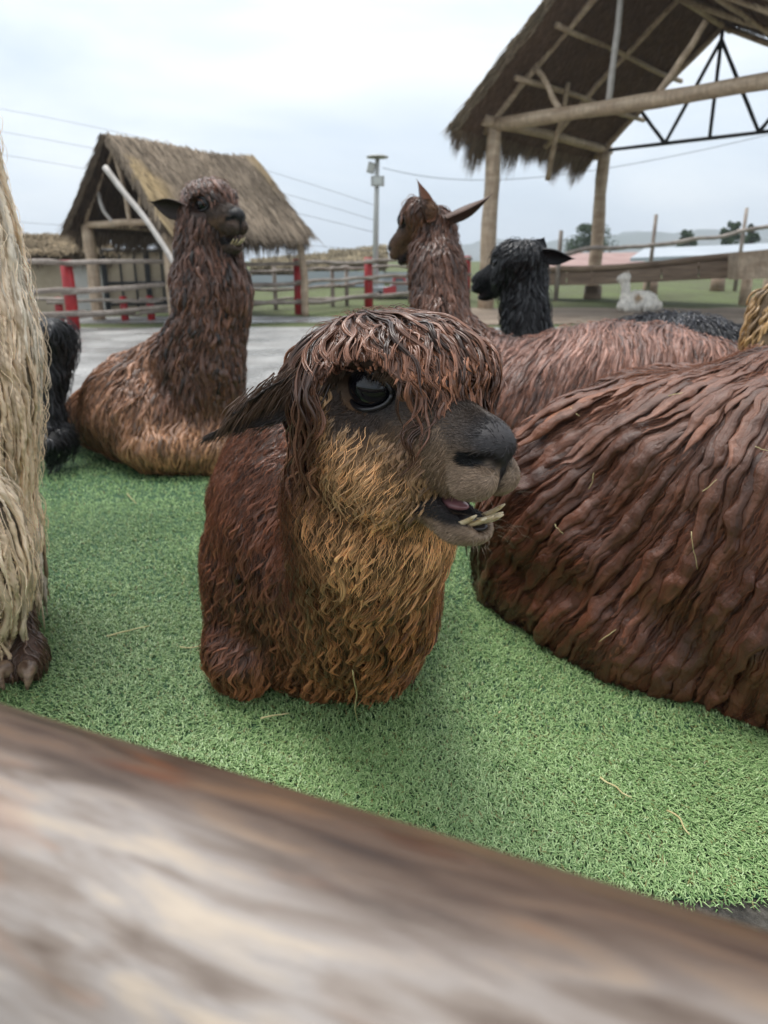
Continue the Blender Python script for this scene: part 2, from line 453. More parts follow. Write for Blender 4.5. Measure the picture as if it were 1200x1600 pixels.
wet_patches(M['gravel'], .16, .6)
M['dirt'] = mat('damp_dirt', rough=.75, noise=[((1.2, 2, 1), (.15, .105, .07), (.30, .235, .17), 'Object'), ((20, 20, 20), (.7, .7, .7), (1.1, 1.1, 1.1), 'Object')], bump=((20, 20, 20), .6, .03))
M['soil'] = mat('dark_soil', rough=.6, noise=((40, 40, 40), (.02, .018, .015), (.10, .09, .075), 'Object'), bump=((90, 90, 90), .8, .01))
M['turfbase'] = mat('turf_backing', rough=.8, noise=((120, 120, 120), (.018, .055, .022), (.04, .12, .045), 'Object'), bump=((160, 160, 160), .8, .006))
M['blade'] = mat('turf_blades', rough=.38, attr=True, spec=.5)
def turf():
    sheet('turf_base', -3.6, 3.6, .79, 4.42, .004, M['turfbase'], 60, 60, .02, 3)
    rs = np.random.RandomState(5)
    bands = [(.76, 1.15, 80000, 1.0), (1.15, 1.7, 70000, 1.0), (1.7, 2.6, 62000, 1.25), (2.6, 4.42, 60000, 1.7)]
    VV, FF, CC = [], [], []; nb = 0
    for y0, y1, n, sc_ in bands:
        y = rs.uniform(y0, y1, n); hw = .62*y+.25; x = rs.uniform(-1, 1, n)*hw
        k = (y > .79+.02*vnoise(np.stack([x*1.3, x*0+3, x*0], -1), 3)+rs.uniform(-.02, .02, n)) ; x, y = x[k], y[k]; n = len(x)
        q = np.stack([x, y, 0*x], -1)
        a = rs.uniform(0, 2*np.pi, n)*.75+vnoise(q*3, 8)*3; h = rs.uniform(.006, .011, n)*(1+.25*vnoise(q*5, 9)); ln = rs.uniform(.008, .017, n)
        w_ = rs.uniform(.0007, .0012, n)*sc_
        d = np.stack([np.cos(a), np.sin(a), 0*a], -1); s = np.stack([-np.sin(a), np.cos(a), 0*a], -1)
        up = np.array([0, 0, 1.0]); b = q+up*.003
        p1 = b+d*(ln*.35)[:, None]+up*(h*.85)[:, None]; p2 = b+d*ln[:, None]+up*(h*rs.uniform(.5, 1.1, n))[:, None]
        sw = s*w_[:, None]
        V = np.stack([b-sw, b+sw, p1+sw*.9, p1-sw*.9, p2+sw*.25, p2-sw*.25], 1).reshape(-1, 3)
        o = nb+np.arange(n)[:, None]*6
        FF.append(np.concatenate([o+np.array([0, 1, 2, 3]), o+np.array([3, 2, 4, 5])])); VV.append(V); nb += n*6
        t = rs.rand(n, 1); big = .95+.2*vnoise(q*2.2, 12)[:, None]
        c = (np.array([.125, .25, .075])*(1-t)+np.array([.42, .58, .26])*t)*big; y_ = rs.rand(n, 1) < .04; c = np.where(y_, np.array([.20, .18, .06]), c)
        CC.append(np.repeat(c, 6, 0))
    o = link('artificial_turf', np_mesh('artificial_turf', np.vstack(VV), np.vstack(FF), np.vstack(CC), smooth=False), M['blade'])
    tag(o, 'green artificial turf under the alpacas', 'turf', kind='stuff')
rect_grid()
sheet('gravel_yard', -12, 12, 4.3, 12.2, .004, M['gravel'], 60, 30, .25, 6)
sheet('soil_strip', -4, 4, .2, .84, .002, M['soil'], 10, 4)
sheet('gravel_path', -12, 3.0, 13.2, 14.3, .006, M['gravel'], 60, 8, .12, 7)
sheet('dirt_bank', 1.2, 14, 12.9, 16.2, .012, M['dirt'], 60, 20, .25, 8)
turf()
# far hills, fading in the wet air
def hills():
    rs = np.random.RandomState(8)
    M['hill'] = mat('hillside', rough=.95, noise=((.01, .01, .01), (.10, .13, .12), (.17, .19, .19), 'Object'))
    for k, (D, h0, x0, x1) in enumerate(((420, 30, -120, 420), (560, 44, -300, 560))):
        n = 80; x = np.linspace(x0, x1, n+1); hh = h0*(.35+.65*sst(x0, x0+(x1-x0)*.75, x))*(1+.25*vnoise(np.stack([x*.02, x*0+k, x*0], -1), 4)+.1*vnoise(np.stack([x*.08, x*0+k, x*0], -1), 4))
        m = 10; V = []; F = []
        for i in range(n+1):
            for j in range(m+1):
                t = j/m; V.append((x[i], D+t*260, -2+hh[i]*math.sin(t*math.pi*.5)*(1+.05*math.sin(i*.7+j)) ))
        for i in range(n):
            for j in range(m): q = i*(m+1)+j; F.append((q, q+m+1, q+m+2, q+1))
        o = link('hills', np_mesh('hills', V, F), M['hill']); o['kind'] = 'structure'
hills()

# ================================================================== timber, thatch, fences
M['rail'] = mat('weathered_rail', rough=.6, noise=[((3, 3, 3), (.20, .16, .135), (.42, .36, .31), 'Object'), ((30, 30, 30), (.7, .7, .7), (1.2, 1.2, 1.2), 'Object')], bump=((40, 40, 40), .6, .01))
M['timber'] = mat('peeled_timber', rough=.6, noise=[((2, 2, 8), (.33, .235, .155), (.54, .42, .30), 'Object'), ((20, 20, 3), (.7, .7, .7), (1.15, 1.15, 1.15), 'Object')], bump=((30, 30, 6), .5, .01))
M['plank'] = mat('old_planks', rough=.7, noise=[((1.2, 1.2, 10), (.16, .105, .07), (.34, .245, .17), 'Object'), ((3, 3, 60), (.7, .7, .7), (1.15, 1.15, 1.15), 'Object')], bump=((3, 3, 60), .5, .01))
M['red'] = mat('red_paint', (.36, .012, .016), .5, noise=((6, 6, 6), (.26, .008, .012), (.42, .02, .022), 'Object'))
M['darkmetal'] = mat('dark_metal', (.02, .022, .025), .5)
M['grey'] = mat('grey_metal', (.42, .43, .42), .5)
M['stick'] = mat('bleached_pole', rough=.55, noise=((5, 5, 5), (.30, .27, .24), (.50, .47, .44), 'Object'))
M['thatch'] = mat('thatch', rough=.95, spec=.1, attr=True)
M['thatchbase'] = mat('thatch_mat', rough=1, spec=.05, attr=True, noise=((9, 9, 9), (.6, .6, .6), (1.2, 1.2, 1.2), 'Object'), bump=((30, 30, 30), .8, .03))
def quadpt(Q, u, v):
    A, B, C_, D = Q; return (A*(1-u)+B*u)*(1-v)+(D*(1-u)+C_*u)*v       # A-B ridge, D-C eave
def thatch_slope(root, Q, n, thick=.18, seed=0, straw=(.30, .235, .15), dark=(.13, .095, .065), fringe=.35, pale=None, sw=.012, sag=0.0, ups=1):
    """straw laid down a roof slope: a solid mat with two skins, thousands of stalks on it and a ragged fringe at the eave"""
    rs = np.random.RandomState(seed); Q = [np.array(q, float) for q in Q]
    nn = nrm(np.cross(Q[1]-Q[0], Q[3]-Q[0])); nn = nn if nn[2] > 0 else -nn
    nu, nv = 30, 14; V = []; C = []
    def P(u, v):
        u = np.atleast_1d(u).astype(float); v = np.atleast_1d(v).astype(float)
        p = quadpt(Q, u[:, None], v[:, None]); p = p-np.array([0, 0, 1.0])*(sag*np.sin(np.pi*u)*1.0)[:, None]
        return p+nn*(.05*vnoise(p*1.6, seed+3)+.02*vnoise(p*5, seed+4))[:, None]
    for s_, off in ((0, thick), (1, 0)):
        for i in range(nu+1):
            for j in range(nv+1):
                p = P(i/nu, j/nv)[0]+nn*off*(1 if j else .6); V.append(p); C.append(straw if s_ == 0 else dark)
    V = np.array(V); F = []; K = (nu+1)*(nv+1)
    for i in range(nu):
        for j in range(nv): q = i*(nv+1)+j; F += [(q, q+nv+1, q+nv+2, q+1), (K+q, K+q+1, K+q+nv+2, K+q+nv+1)]
        q = i*(nv+1); F.append((q, K+q, K+q+nv+1, q+nv+1)); q += nv; F.append((q, q+nv+1, K+q+nv+1, K+q))
    for j in range(nv):
        q = j; F.append((q, q+1, K+q+1, K+q)); q = nu*(nv+1)+j; F.append((q, K+q, K+q+1, q+1))
    o = link('thatch', np_mesh('thatch', V, F, np.array(C), smooth=False), M['thatchbase'], root)
    # stalks
    dn = nrm(quadpt(Q, .5, 1.0)-quadpt(Q, .5, 0.0)); sd_ = np.cross(nn, dn)
    def stalks(p0, d, ln, w_, c, droop):
        n = len(p0); m = 4; pts = [p0]; dd = d
        for k in range(m):
            dd = nrm(dd+np.array([0, 0, -1.0])*droop[:, None]/m); pts.append(pts[-1]+dd*(ln/m)[:, None])
        pts = np.stack(pts, 1); s = nrm(np.cross(d, nn)); V = []
        wv = np.array([1, 1, .8, .5, .1])[None, :, None]*w_[:, None, None]
        V = np.stack([pts-s[:, None]*wv, pts+s[:, None]*wv, pts+nn*wv], 2).reshape(-1, 3)
        b = np.arange(n)[:, None]*15; F = []
        for k in range(m):
            for a_, b_ in ((0, 1), (1, 2), (2, 0)): F.append(b+np.array([k*3+a_, k*3+b_, k*3+3+b_, k*3+3+a_]))
        return V, np.vstack(F), np.repeat(c, 15, 0)
    u = rs.rand(n); v = rs.rand(n)**.9; p = P(u, v)+nn*(thick*rs.uniform(.8, 1.2, n))[:, None]*ups
    d = dn+sd_*rs.normal(0, .16, n)[:, None]+nn*rs.uniform(-.02, .12, n)[:, None]
    c = np.array(straw)*(rs.uniform(.55, 1.5, n)*(1+.35*vnoise(p*2.2, seed+8)))[:, None]
    if pale is not None:
        w_ = pale(u, v)[:, None]; c = c*(1-w_)+np.array([.50, .38, .22])*rs.uniform(.7, 1.2, (n, 1))*w_
    A = [stalks(p, nrm(d), rs.uniform(.25, .5, n), np.full(n, sw), c, np.full(n, .05))]
    m = int(n*.5); u = rs.rand(m); p = P(u, np.full(m, .97))+nn*(thick*rs.uniform(-.1, 1.1, m))[:, None]
    fl = fringe*(.35+.9*np.abs(vnoise(np.stack([u*22, u*0, u*0], -1), seed+1)))*rs.uniform(.4, 1.2, m)
    c = (np.array(straw)*.5+np.array(dark)*.5)*rs.uniform(.6, 1.4, (m, 1)); A.append(stalks(p, nrm(dn+sd_*rs.normal(0, .12, m)[:, None]), fl, np.full(m, sw*.8), c, np.full(m, 1.3)))
    for uu in (0, 1):     # ragged gable edges
        m = int(n*.12); v = rs.rand(m); p = P(np.full(m, float(uu)), v)+nn*(thick*rs.uniform(-.1, 1.1, m))[:, None]
        od = nrm(quadpt(Q, uu, .5)-quadpt(Q, .5, .5)); A.append(stalks(p, nrm(dn+od*rs.uniform(.1, .7, m)[:, None]), rs.uniform(.06, .2, m), np.full(m, sw*.8), np.array(straw)*rs.uniform(.5, 1.2, (m, 1)), np.full(m, .5)))
    m = int(n*.35); u = rs.rand(m); v = rs.rand(m); p = P(u, v)-nn*.01      # loose straw hanging underneath
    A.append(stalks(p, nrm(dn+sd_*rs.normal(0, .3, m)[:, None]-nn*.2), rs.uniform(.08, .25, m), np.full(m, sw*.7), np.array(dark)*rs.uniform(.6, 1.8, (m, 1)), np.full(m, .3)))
    VV, FF, CC, nb = [], [], [], 0
    for V, F, c in A: VV.append(V); FF.append(F+nb); CC.append(c); nb += len(V)
    link('straw', np_mesh('straw', np.vstack(VV), np.vstack(FF), np.vstack(CC), smooth=False), M['thatch'], o).location = (0, 0, 0)
def L_(mt, a, b, r, r2=None, nm='pole', root=None, seed=0, bend=.04):
    mb = MB(); mb.log(a, b, r, r2, bend=bend, seed=seed); return mb.build(nm, mt, root, True)
def V3(*a): return np.array(a, float)
def right_shelter():
    root = thing('thatched_shelter', 'large open thatched shelter at upper right, seen from below with dark straw underside', 'shelter', tuple(gnd(763, 487)), None)
    Ln = 4.55; ax = V3(math.cos(.818), math.sin(.818), 0); sx = V3(ax[1], -ax[0], 0)
    W_ = 6.7; WL = 2.49; ze = 3.655; zr = 5.8; A = V3(2.141, 16.144, 0)
    B = A+sx*W_; C_ = A+ax*Ln; D = C_+sx*W_
    for i, q in enumerate((A, B, C_, D)):
        zb = float(terrain(q[0], q[1])); L_(M['timber'], q+V3(0, 0, zb-.1), q+V3(.03, 0, ze+.08), .175, .135, 'post', root, i+1, .05)
    z = V3(0, 0, 1); m0 = A+sx*WL; m1 = C_+sx*WL
    L_(M['timber'], A+z*(ze-.05)-sx*.3, B+z*(ze-.05)+sx*.3, .13, .12, 'tie_beam', root, 7, .05)
    for a, b in ((A, C_), (B, D)): L_(M['timber'], a+z*ze-ax*.3, b+z*ze+ax*.3, .11, .1, 'eave_beam', root, 8, .05)
    ov = .36
    # rafters and purlins
    for (o, sd_, hw_) in ((A, 1, WL), (B, -1, W_-WL)):
        sl = (zr-ze)/hw_
        for k, t in enumerate((0.0, .5, 1.0)):
            e = o+ax*Ln*t; L_(M['timber'], e-sx*sd_*ov*.6+z*(ze-ov*.6*sl+.02), e+sx*sd_*hw_+z*(zr-.06), .07, .06, 'rafter', root, 20+k, .05)
        for k, t in enumerate((.3, .62)):
            e = o+sx*sd_*hw_*t+z*(ze+(zr-ze)*t-.05); L_(M['timber'], e-ax*.4, e+ax*(Ln+.4), .055, .05, 'purlin', root, 30+k, .05)
    L_(M['timber'], m0+z*(zr-.05)-ax*.4, m1+z*(zr-.05)+ax*.4, .08, .07, 'ridge_pole', root, 40, .03)
    # front truss members
    L_(M['stick'], m0-sx*.05+z*ze, m0+z*zr*.99, .06, .05, 'truss_pole', root, 51); L_(M['timber'], A+sx*1.5+z*ze, A+sx*.9+z*(ze+.8), .06, .05, 'truss_pole', root, 52)
    L_(M['timber'], A+sx*3.3+z*ze, A+sx*4.0+z*(ze+.95), .06, .05, 'truss_pole', root, 53)
    L_(M['timber'], A+sx*.2+ax*1.8+z*(ze-.9), A+sx*.9+ax*1.2+z*(ze+.75), .06, .05, 'brace', root, 54)
    # back truss of dark steel
    def st(a, b): L_(M['darkmetal'], a, b, .04, .04, 'steel_strut', root, 60, .012)
    lo, hi = ze-.02, ze+.95
    st(C_+z*lo, D+z*lo); 
    for t0, t1 in ((.18, .10), (.34, .42)): pass
    st(C_+sx*.85+z*(ze+.72), C_+sx*1.5+z*lo); st(C_+sx*WL+z*lo, m1+z*zr*.985); st(C_+sx*1.5+z*lo, m1+z*(zr-.3)); st(C_+sx*3.5+z*lo, m1+z*(zr-.3)); st(C_+sx*.0+z*(ze+1.0), D+z*(ze+1.0)) if False else None
    st(C_+sx*4.1+z*(ze+.72), C_+sx*3.5+z*lo)
    dk = (.14, .090, .062)
    for sd_, o, sed, hw_ in ((1, A, 3, WL), (-1, B, 4, W_-WL)):
        sl = (zr-ze)/hw_; R0 = m0-ax*.75+z*(zr+.02); R1 = m1+ax*.1+z*(zr+.02)
        E0 = o-sx*sd_*ov-ax*.75+z*(ze-ov*sl+.06); E1 = o+ax*(Ln+.1)-sx*sd_*ov+z*(ze-ov*sl+.06)
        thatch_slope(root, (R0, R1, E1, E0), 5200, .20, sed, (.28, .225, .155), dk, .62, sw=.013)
def left_shelter():
    d1 = 12.1
    base = V3(-4.289, 13.069, 0); ax = V3(math.cos(.889), math.sin(.889), 0); sx = V3(ax[1], -ax[0], 0)
    root = thing('thatched_shelter', 'small thatched shelter at the left with a straw gable roof and a slanting pole', 'shelter', tuple(base), None)
    hw = 1.159; Ln = 2.9; ze = 1.64; zr = 2.88; z = V3(0, 0, 1)
    A = base-sx*hw; B = base+sx*hw; C_ = A+ax*Ln; D = B+ax*Ln
    for i, q in enumerate((A, B, C_, D)):
        zb = float(terrain(q[0], q[1])); L_(M['timber'], q+V3(.05, 0, zb-.1), q+z*ze, .115 if i < 2 else .075, .10 if i < 2 else .06, 'post', root, i+1, .03)
    L_(M['timber'], A+z*ze-sx*.15, B+z*ze+sx*.15, .06, .055, 'tie_beam', root, 5)
    L_(M['timber'], C_+z*ze-sx*.15, D+z*ze+sx*.15, .06, .055, 'tie_beam', root, 6)
    for a, b in ((A, C_), (B, D)): L_(M['timber'], a+z*ze, b+z*ze, .05, .05, 'eave_beam', root, 7)
    m0, m1 = base, base+ax*Ln
    for o, sd_ in ((A, 1), (B, -1)):
        for t in (0, .5, 1): e = o+ax*Ln*t; L_(M['timber'], e-sx*sd_*.12+z*(ze-.12), e+sx*sd_*hw+z*(zr-.05), .035, .03, 'rafter', root, 9)
    L_(M['timber'], m0+sx*.22+z*(ze-.1), m0-sx*.10+z*(zr-.1), .04, .035, 'truss_pole', root, 10); L_(M['stick'], m0-sx*.28+z*(ze-.05), m0-sx*.75+z*(ze+.55), .035, .03, 'truss_pole', root, 11)
    L_(M['timber'], m0+sx*.55+z*ze, m0+sx*.55+z*(ze+.6), .03, .03, 'truss_pole', root, 12)
    ov = .17; sl = (zr-ze)/hw
    pale = lambda u, v: sst(.16, .03, u+.06*np.sin(v*9))*sst(.15, .3, v)*.9
    pale2 = lambda u, v: np.maximum(pale(u, v), sst(.9, .97, u)*sst(.5, .2, v)*.7)
    for sd_, o, sed in ((1, A, 13), (-1, B, 14)):
        R0 = m0-ax*.18+z*(zr); R1 = m1-ax*.15+z*(zr-.02); E0 = o-sx*sd_*ov-ax*.28+z*(ze-ov*sl*.85+.02); E1 = o+ax*(Ln+.0)-sx*sd_*ov+z*(ze-ov*sl*.85+.02)
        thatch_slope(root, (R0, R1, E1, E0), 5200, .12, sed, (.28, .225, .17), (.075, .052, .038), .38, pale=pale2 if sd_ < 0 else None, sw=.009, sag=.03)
    # far end of the roof, sloping in like a hip
    R = m1-ax*.15+z*(zr-.02); thatch_slope(root, (R-sx*.02, R+sx*.02, D+sx*ov+z*(ze-.27), C_-sx*ov+z*(ze-.27)), 1200, .10, 15, (.28, .225, .17), (.075, .052, .038), .2, sw=.009)
    # pole leaning out of the gable
    a = at(165, 262, 11.6); b = at(258, 392, 11.0); pz = thing('leaning_pole', 'crooked grey pole leaning slantwise in front of the thatched gable', 'pole', tuple(b))
    mb = MB(); mb.log(a, b+(b-a)*.25, .05, .04, bend=.035, seed=6, seg=16); mb.build('shaft', M['stick'], pz, True)
right_shelter(); left_shelter()

def fence(label, posts, rails, mt_post, seed=0, hh=1.0, pr=.085, rr=.035, pname='post', ptop=None, heights=(.93, .57, .24), ext=(0, 0), bend=.05):
    """posts: ground points; every rail is a log running from post to post"""
    root = thing('rail_fence', label, 'fence', tuple(posts[0]), None); rs = np.random.RandomState(seed)
    for p in posts:
        mb = MB(); mb.tube([p+V3(0, 0, -.1), p+V3(.003, 0, hh*.5), p+V3(0, 0, hh)], [pr, pr*.97, pr*.9], 12, .03, seed); mb.build(pname, mt_post, root, True)
    fr_ = nrm(np.array([-(posts[-1]-posts[0])[1], (posts[-1]-posts[0])[0], 0])); fr_ = fr_ if fr_[1] < 0 else -fr_
    for h in heights:
        for i in range(len(posts)-1):
            d = nrm(posts[i+1]-posts[i]); a = posts[i]+V3(0, 0, h*hh)+fr_*(pr+rr*.6)-d*(.18 if i else ext[0]); b = posts[i+1]+V3(0, 0, h*hh)+fr_*(pr+rr*.6)+d*(.18 if i < len(posts)-2 else ext[1])
            mb = MB(); mb.log(a+V3(0, 0, rs.uniform(-.03, .03)), b+V3(0, 0, rs.uniform(-.03, .03)), rr*rs.uniform(.85, 1.25), rr*rs.uniform(.8, 1.1), bend=bend, seed=rs.randint(999), seg=14); mb.build('rail', M['rail'], root, True)
    return root
g = gnd
fence('log rail fence with fat red posts crossing behind the alpacas from the left', [g(-150, 540), g(116, 515), g(468, 491), g(576, 480), g(728, 470)], 3, M['red'], 3, 1.02, .095, .04)
fence('second log fence further back at the left with thin red posts', [g(-60, 506), g(95, 503), g(196, 501), g(237, 500), g(350, 494)], 3, M['red'], 5, .42, .07, .03, heights=(.85,.3))
fence('low dark wire and log fence beyond the gravel path', [g(330, 488), g(431, 484), g(520, 479), g(542, 478), g(640, 473)], 3, M['rail'], 7, .85, .045, .03, heights=(.9, .5, .2))
# railing on thin posts above the trough
def railing():
    pts = [(868, 470, 3.1), (1011, 462, 2.6), (1148, 455, 2.6), (1330, 450, 2.6)]
    root = thing('pole_railing', 'thin pole railing standing behind the long trough at the right', 'fence', tuple(g(1011, 462)))
    top = []
    for k, (px, py, _) in enumerate(pts):
        p = g(px, py); d = proj(p)[2]; tp = [362, 338, 328, 316][k]; z1 = at(px+2, tp, d)[2]
        mb = MB(); mb.tube([p, V3(p[0]+.02, p[1], z1)], [.06, .05], 8, .05, k); mb.build('post', M['rail'], root, True)
        rp = [402, 384, 362, 340][k]; top.append(V3(p[0], p[1]-.08, at(px, rp, d)[2]))
    for i in range(3):
        mb = MB(); mb.log(top[i]+(top[i]-top[i+1])*.05, top[i+1]+(top[i+1]-top[i])*.05, .055, .05, bend=.09, seed=i+4, seg=12); mb.build('rail', M['rail'], root, True)
railing()
def trough():
    A = g(800, 474); A = V3(A[0], A[1], 0); B = g(1165, 468); B = V3(B[0], B[1]-1.2, 0)
    root = thing('feeding_trough', 'long plank trough on stout posts running across the right background', 'trough', tuple(g(920, 466)))
    ends = [(700, 456, 428, 472), (925, 445, 415, 466), (1010, 438, 405, 462), (1120, 428, 398, 462), (1160, 424, 394, 466)]
    d0 = 17.2
    pa = [at(770, 447, 18.0), at(925, 445, 17.4), at(1152, 434, 16.0)]; pb = [at(770, 425, 18.0), at(925, 421, 17.4), at(1152, 400, 16.0)]
    for i in range(2):
        for k in range(4):
            t0, t1 = k/4+.004, (k+1)/4-.004
            for v0, v1, dz in ((.03, .97, 0),):
                a0, a1 = pa[i]*(1-t0)+pa[i+1]*t0, pa[i]*(1-t1)+pa[i+1]*t1; b0, b1 = pb[i]*(1-t0)+pb[i+1]*t0, pb[i]*(1-t1)+pb[i+1]*t1
                bk = V3(.02, .06, 0); mb = MB(); mb.add([a0, a1, b1, b0, a0+bk, a1+bk, b1+bk, b0+bk], [(0, 1, 2, 3), (5, 4, 7, 6), (0, 4, 5, 1), (3, 2, 6, 7), (1, 5, 6, 2), (0, 3, 7, 4)]); mb.build('plank', M['plank'], root)
        mb = MB(); c = V3(0, -.05, .02); mb.log(pb[i]+c, pb[i+1]+c, .07, .07, bend=.03, seed=i); mb.build('rim', M['plank'], root, True)
        c = V3(.1, .8, -.12); mb = MB(); mb.log(pb[i]+c, pb[i+1]+c, .07, .07, bend=.03, seed=i+4); mb.build('back_rim', M['plank'], root, True)
        c1, c2 = V3(.02, .08, 0), V3(.1, .8, 0); mb = MB(); mb.add([pa[i]+c1, pa[i+1]+c1, pa[i+1]+c2, pa[i]+c2, pa[i]+c1+V3(0,0,.05), pa[i+1]+c1+V3(0,0,.05), pa[i+1]+c2+V3(0,0,.05), pa[i]+c2+V3(0,0,.05)], [(0, 3, 2, 1), (4, 5, 6, 7), (0, 1, 5, 4), (2, 3, 7, 6), (1, 2, 6, 5), (0, 4, 7, 3)]); mb.build('trough_floor', M['plank'], root)
    for px, py0, py1, wd in ((925, 446, 467, .22), (1015, 437, 460, .2), (1120, 430, 455, .2), (800, 447, 466, .2)):
        p = g(px, py1); d = proj(p)[2]; top = at(px, py0, d); mb = MB(); mb.tube([V3(p[0], p[1], p[2]-.1), V3(top[0], p[1], top[2])], [wd, wd*.95], 10, .04, px); mb.build('leg', M['plank'], root, True)
    r2 = thing('plank_box', 'pale square plank box on two short legs at the end of the trough', 'box', tuple(g(1165, 476)))
    d = 14.6; a, b, c_, e = at(1152, 437, d), at(1215, 434, d), at(1215, 388, d), at(1154, 394, d); bk = V3(.2, .9, 0)
    mb = MB(); mb.add([a, b, c_, e, a+bk, b+bk, c_+bk, e+bk], [(0, 1, 2, 3), (5, 4, 7, 6), (0, 4, 5, 1), (3, 2, 6, 7), (1, 5, 6, 2), (0, 3, 7, 4)]); mb.build('panel', M['timber'], r2)
    for px in (1162, 1196):
        p = g(px, 477); dd = proj(p)[2]; t = at(px, 436, dd); mb = MB(); mb.tube([p-V3(0, 0, .1), V3(t[0], p[1], t[2])], [.13, .12], 8, .05, px); mb.build('leg', M['timber'], r2, True)
trough()
# light pole
def light_pole():
    p = g(586, 462); d = proj(p)[2]; root = thing('light_pole', 'tall grey light pole with two floodlights and a flat round top', 'light pole', tuple(p))
    Z = lambda py: at(590, py, d)[2]; k = d/FPX; X = p[0]; Y = p[1]
    mb = MB(); mb.tube([V3(X, Y, p[2]-.1), V3(X+.03, Y, Z(350)), V3(X+.07, Y, Z(256))], [4.6*k, 4.2*k, 3.2*k], 12); mb.build('pole', M['grey'], root, True)
    mb = MB(); mb.tube([V3(X+.07, Y, Z(256)), V3(X+.07, Y, Z(254.6)), V3(X+.07, Y, Z(252.5))], [16*k, 16.5*k, 12*k], 20); mb.build('solar_disc', M['grey'], root)
    for (dx, py, w_, h_, rz, ry) in ((-8, 271, 11, 15, .3, .25), (1.5, 290, 20, 14, 0, 0)):
        c = V3(X+.05+dx*k, Y-5*k, Z(py)); Rm = np.array(Matrix.Rotation(ry, 3, 'Y')@Matrix.Rotation(rz, 3, 'Z'))
        mb = MB(); mb.box(c, (w_*k, 4*k, h_*k), Rm); f_ = mb.build('floodlight', M['grey'], root)
        mb = MB(); mb.box(c+V3(0, -2.3*k, 0), (w_*.62*k, 1*k, h_*.7*k), Rm); mb.build('lens', mat('lens', (.55, .58, .56), .2), f_).location = (0, 0, 0)
light_pole()
# cables
def cable(label, pts, r=.012):
    P = np.array([at(*p) for p in pts]); t = np.linspace(0, 1, 30)[:, None]; n = len(P)-1
    a, b = P[0], P[-1]; mid = P[1] if n == 2 else (a+b)/2; q = 2*mid-.5*(a+b); C = (1-t)**2*a+2*t*(1-t)*q+t*t*b
    mb = MB(); mb.tube(C, r, 5); o = mb.build('power_cable', M['cable'], None, True); tag(o, label, 'cable', 'power cables in the sky')
M['cable'] = mat('cable', (.22, .24, .27), .6)
cable('topmost thin power cable sloping down behind the left shelter', [(-60, 160, 26), (250, 222, 23), (589, 322, 20.3)], .007)
cable('second thin power cable below the topmost one at the left', [(-60, 196, 26), (250, 254, 23), (588, 345, 20.3)], .007)
cable('third thin power cable, just above the left shelter eave', [(-60, 232, 26), (250, 286, 23), (588, 364, 20.3)], .007)
cable('lowest thin power cable at the left, passing behind the shelter posts', [(-60, 340, 26), (250, 364, 23), (587, 392, 20.3)], .007)
cable('long thin power cable sagging from the light pole across to the right shelter', [(598, 262, 20), (850, 276, 22), (1260, 196, 20)], .010)
# ---------------- buildings at the back
M['white'] = mat('whitewash', rough=.8, noise=((1.5, 1.5, 1.5), (.50, .49, .46), (.66, .65, .62), 'Object'))
M['tin'] = mat('tin_roof', rough=.35, noise=((.5, .5, .5), (.32, .36, .40), (.42, .46, .50), 'Object'), spec=.5)
M['redroof'] = mat('red_roof', rough=.6, noise=((1, 1, 1), (.27, .15, .13), (.36, .23, .20), 'Object'))
M['brownwall'] = mat('brown_wall', rough=.8, noise=((1.2, 1.2, 6), (.20, .11, .05), (.33, .20, .10), 'Object'))
M['plaster'] = mat('tan_wall', rough=.85, noise=((3, 3, 3), (.34, .28, .20), (.46, .39, .29), 'Object'))
M['glass'] = mat('glass', (.10, .13, .15), .1, spec=.8)
def wall(root, px0, px1, py0, py1, d0, d1, mt, nm='wall', thick=.2, toground=True):
    a, b = at(px0, py1, d0), at(px1, py1, d1); c, e = at(px1, py0, d1), at(px0, py0, d0)
    c = V3(b[0], b[1], c[2]); e = V3(a[0], a[1], e[2])
    if toground: a[2] = float(terrain(a[0], a[1]))-.1; b[2] = float(terrain(b[0], b[1]))-.1
    n = nrm(np.cross(b-a, V3(0, 0, 1))); n = n if n[1] > 0 else -n; bk = n*thick
    mb = MB(); mb.add([a, b, c, e, a+bk, b+bk, c+bk, e+bk], [(0, 1, 2, 3), (5, 4, 7, 6), (0, 4, 5, 1), (3, 2, 6, 7), (1, 5, 6, 2), (0, 3, 7, 4)]); return mb.build(nm, mt, root), (a, b, c, e, n)
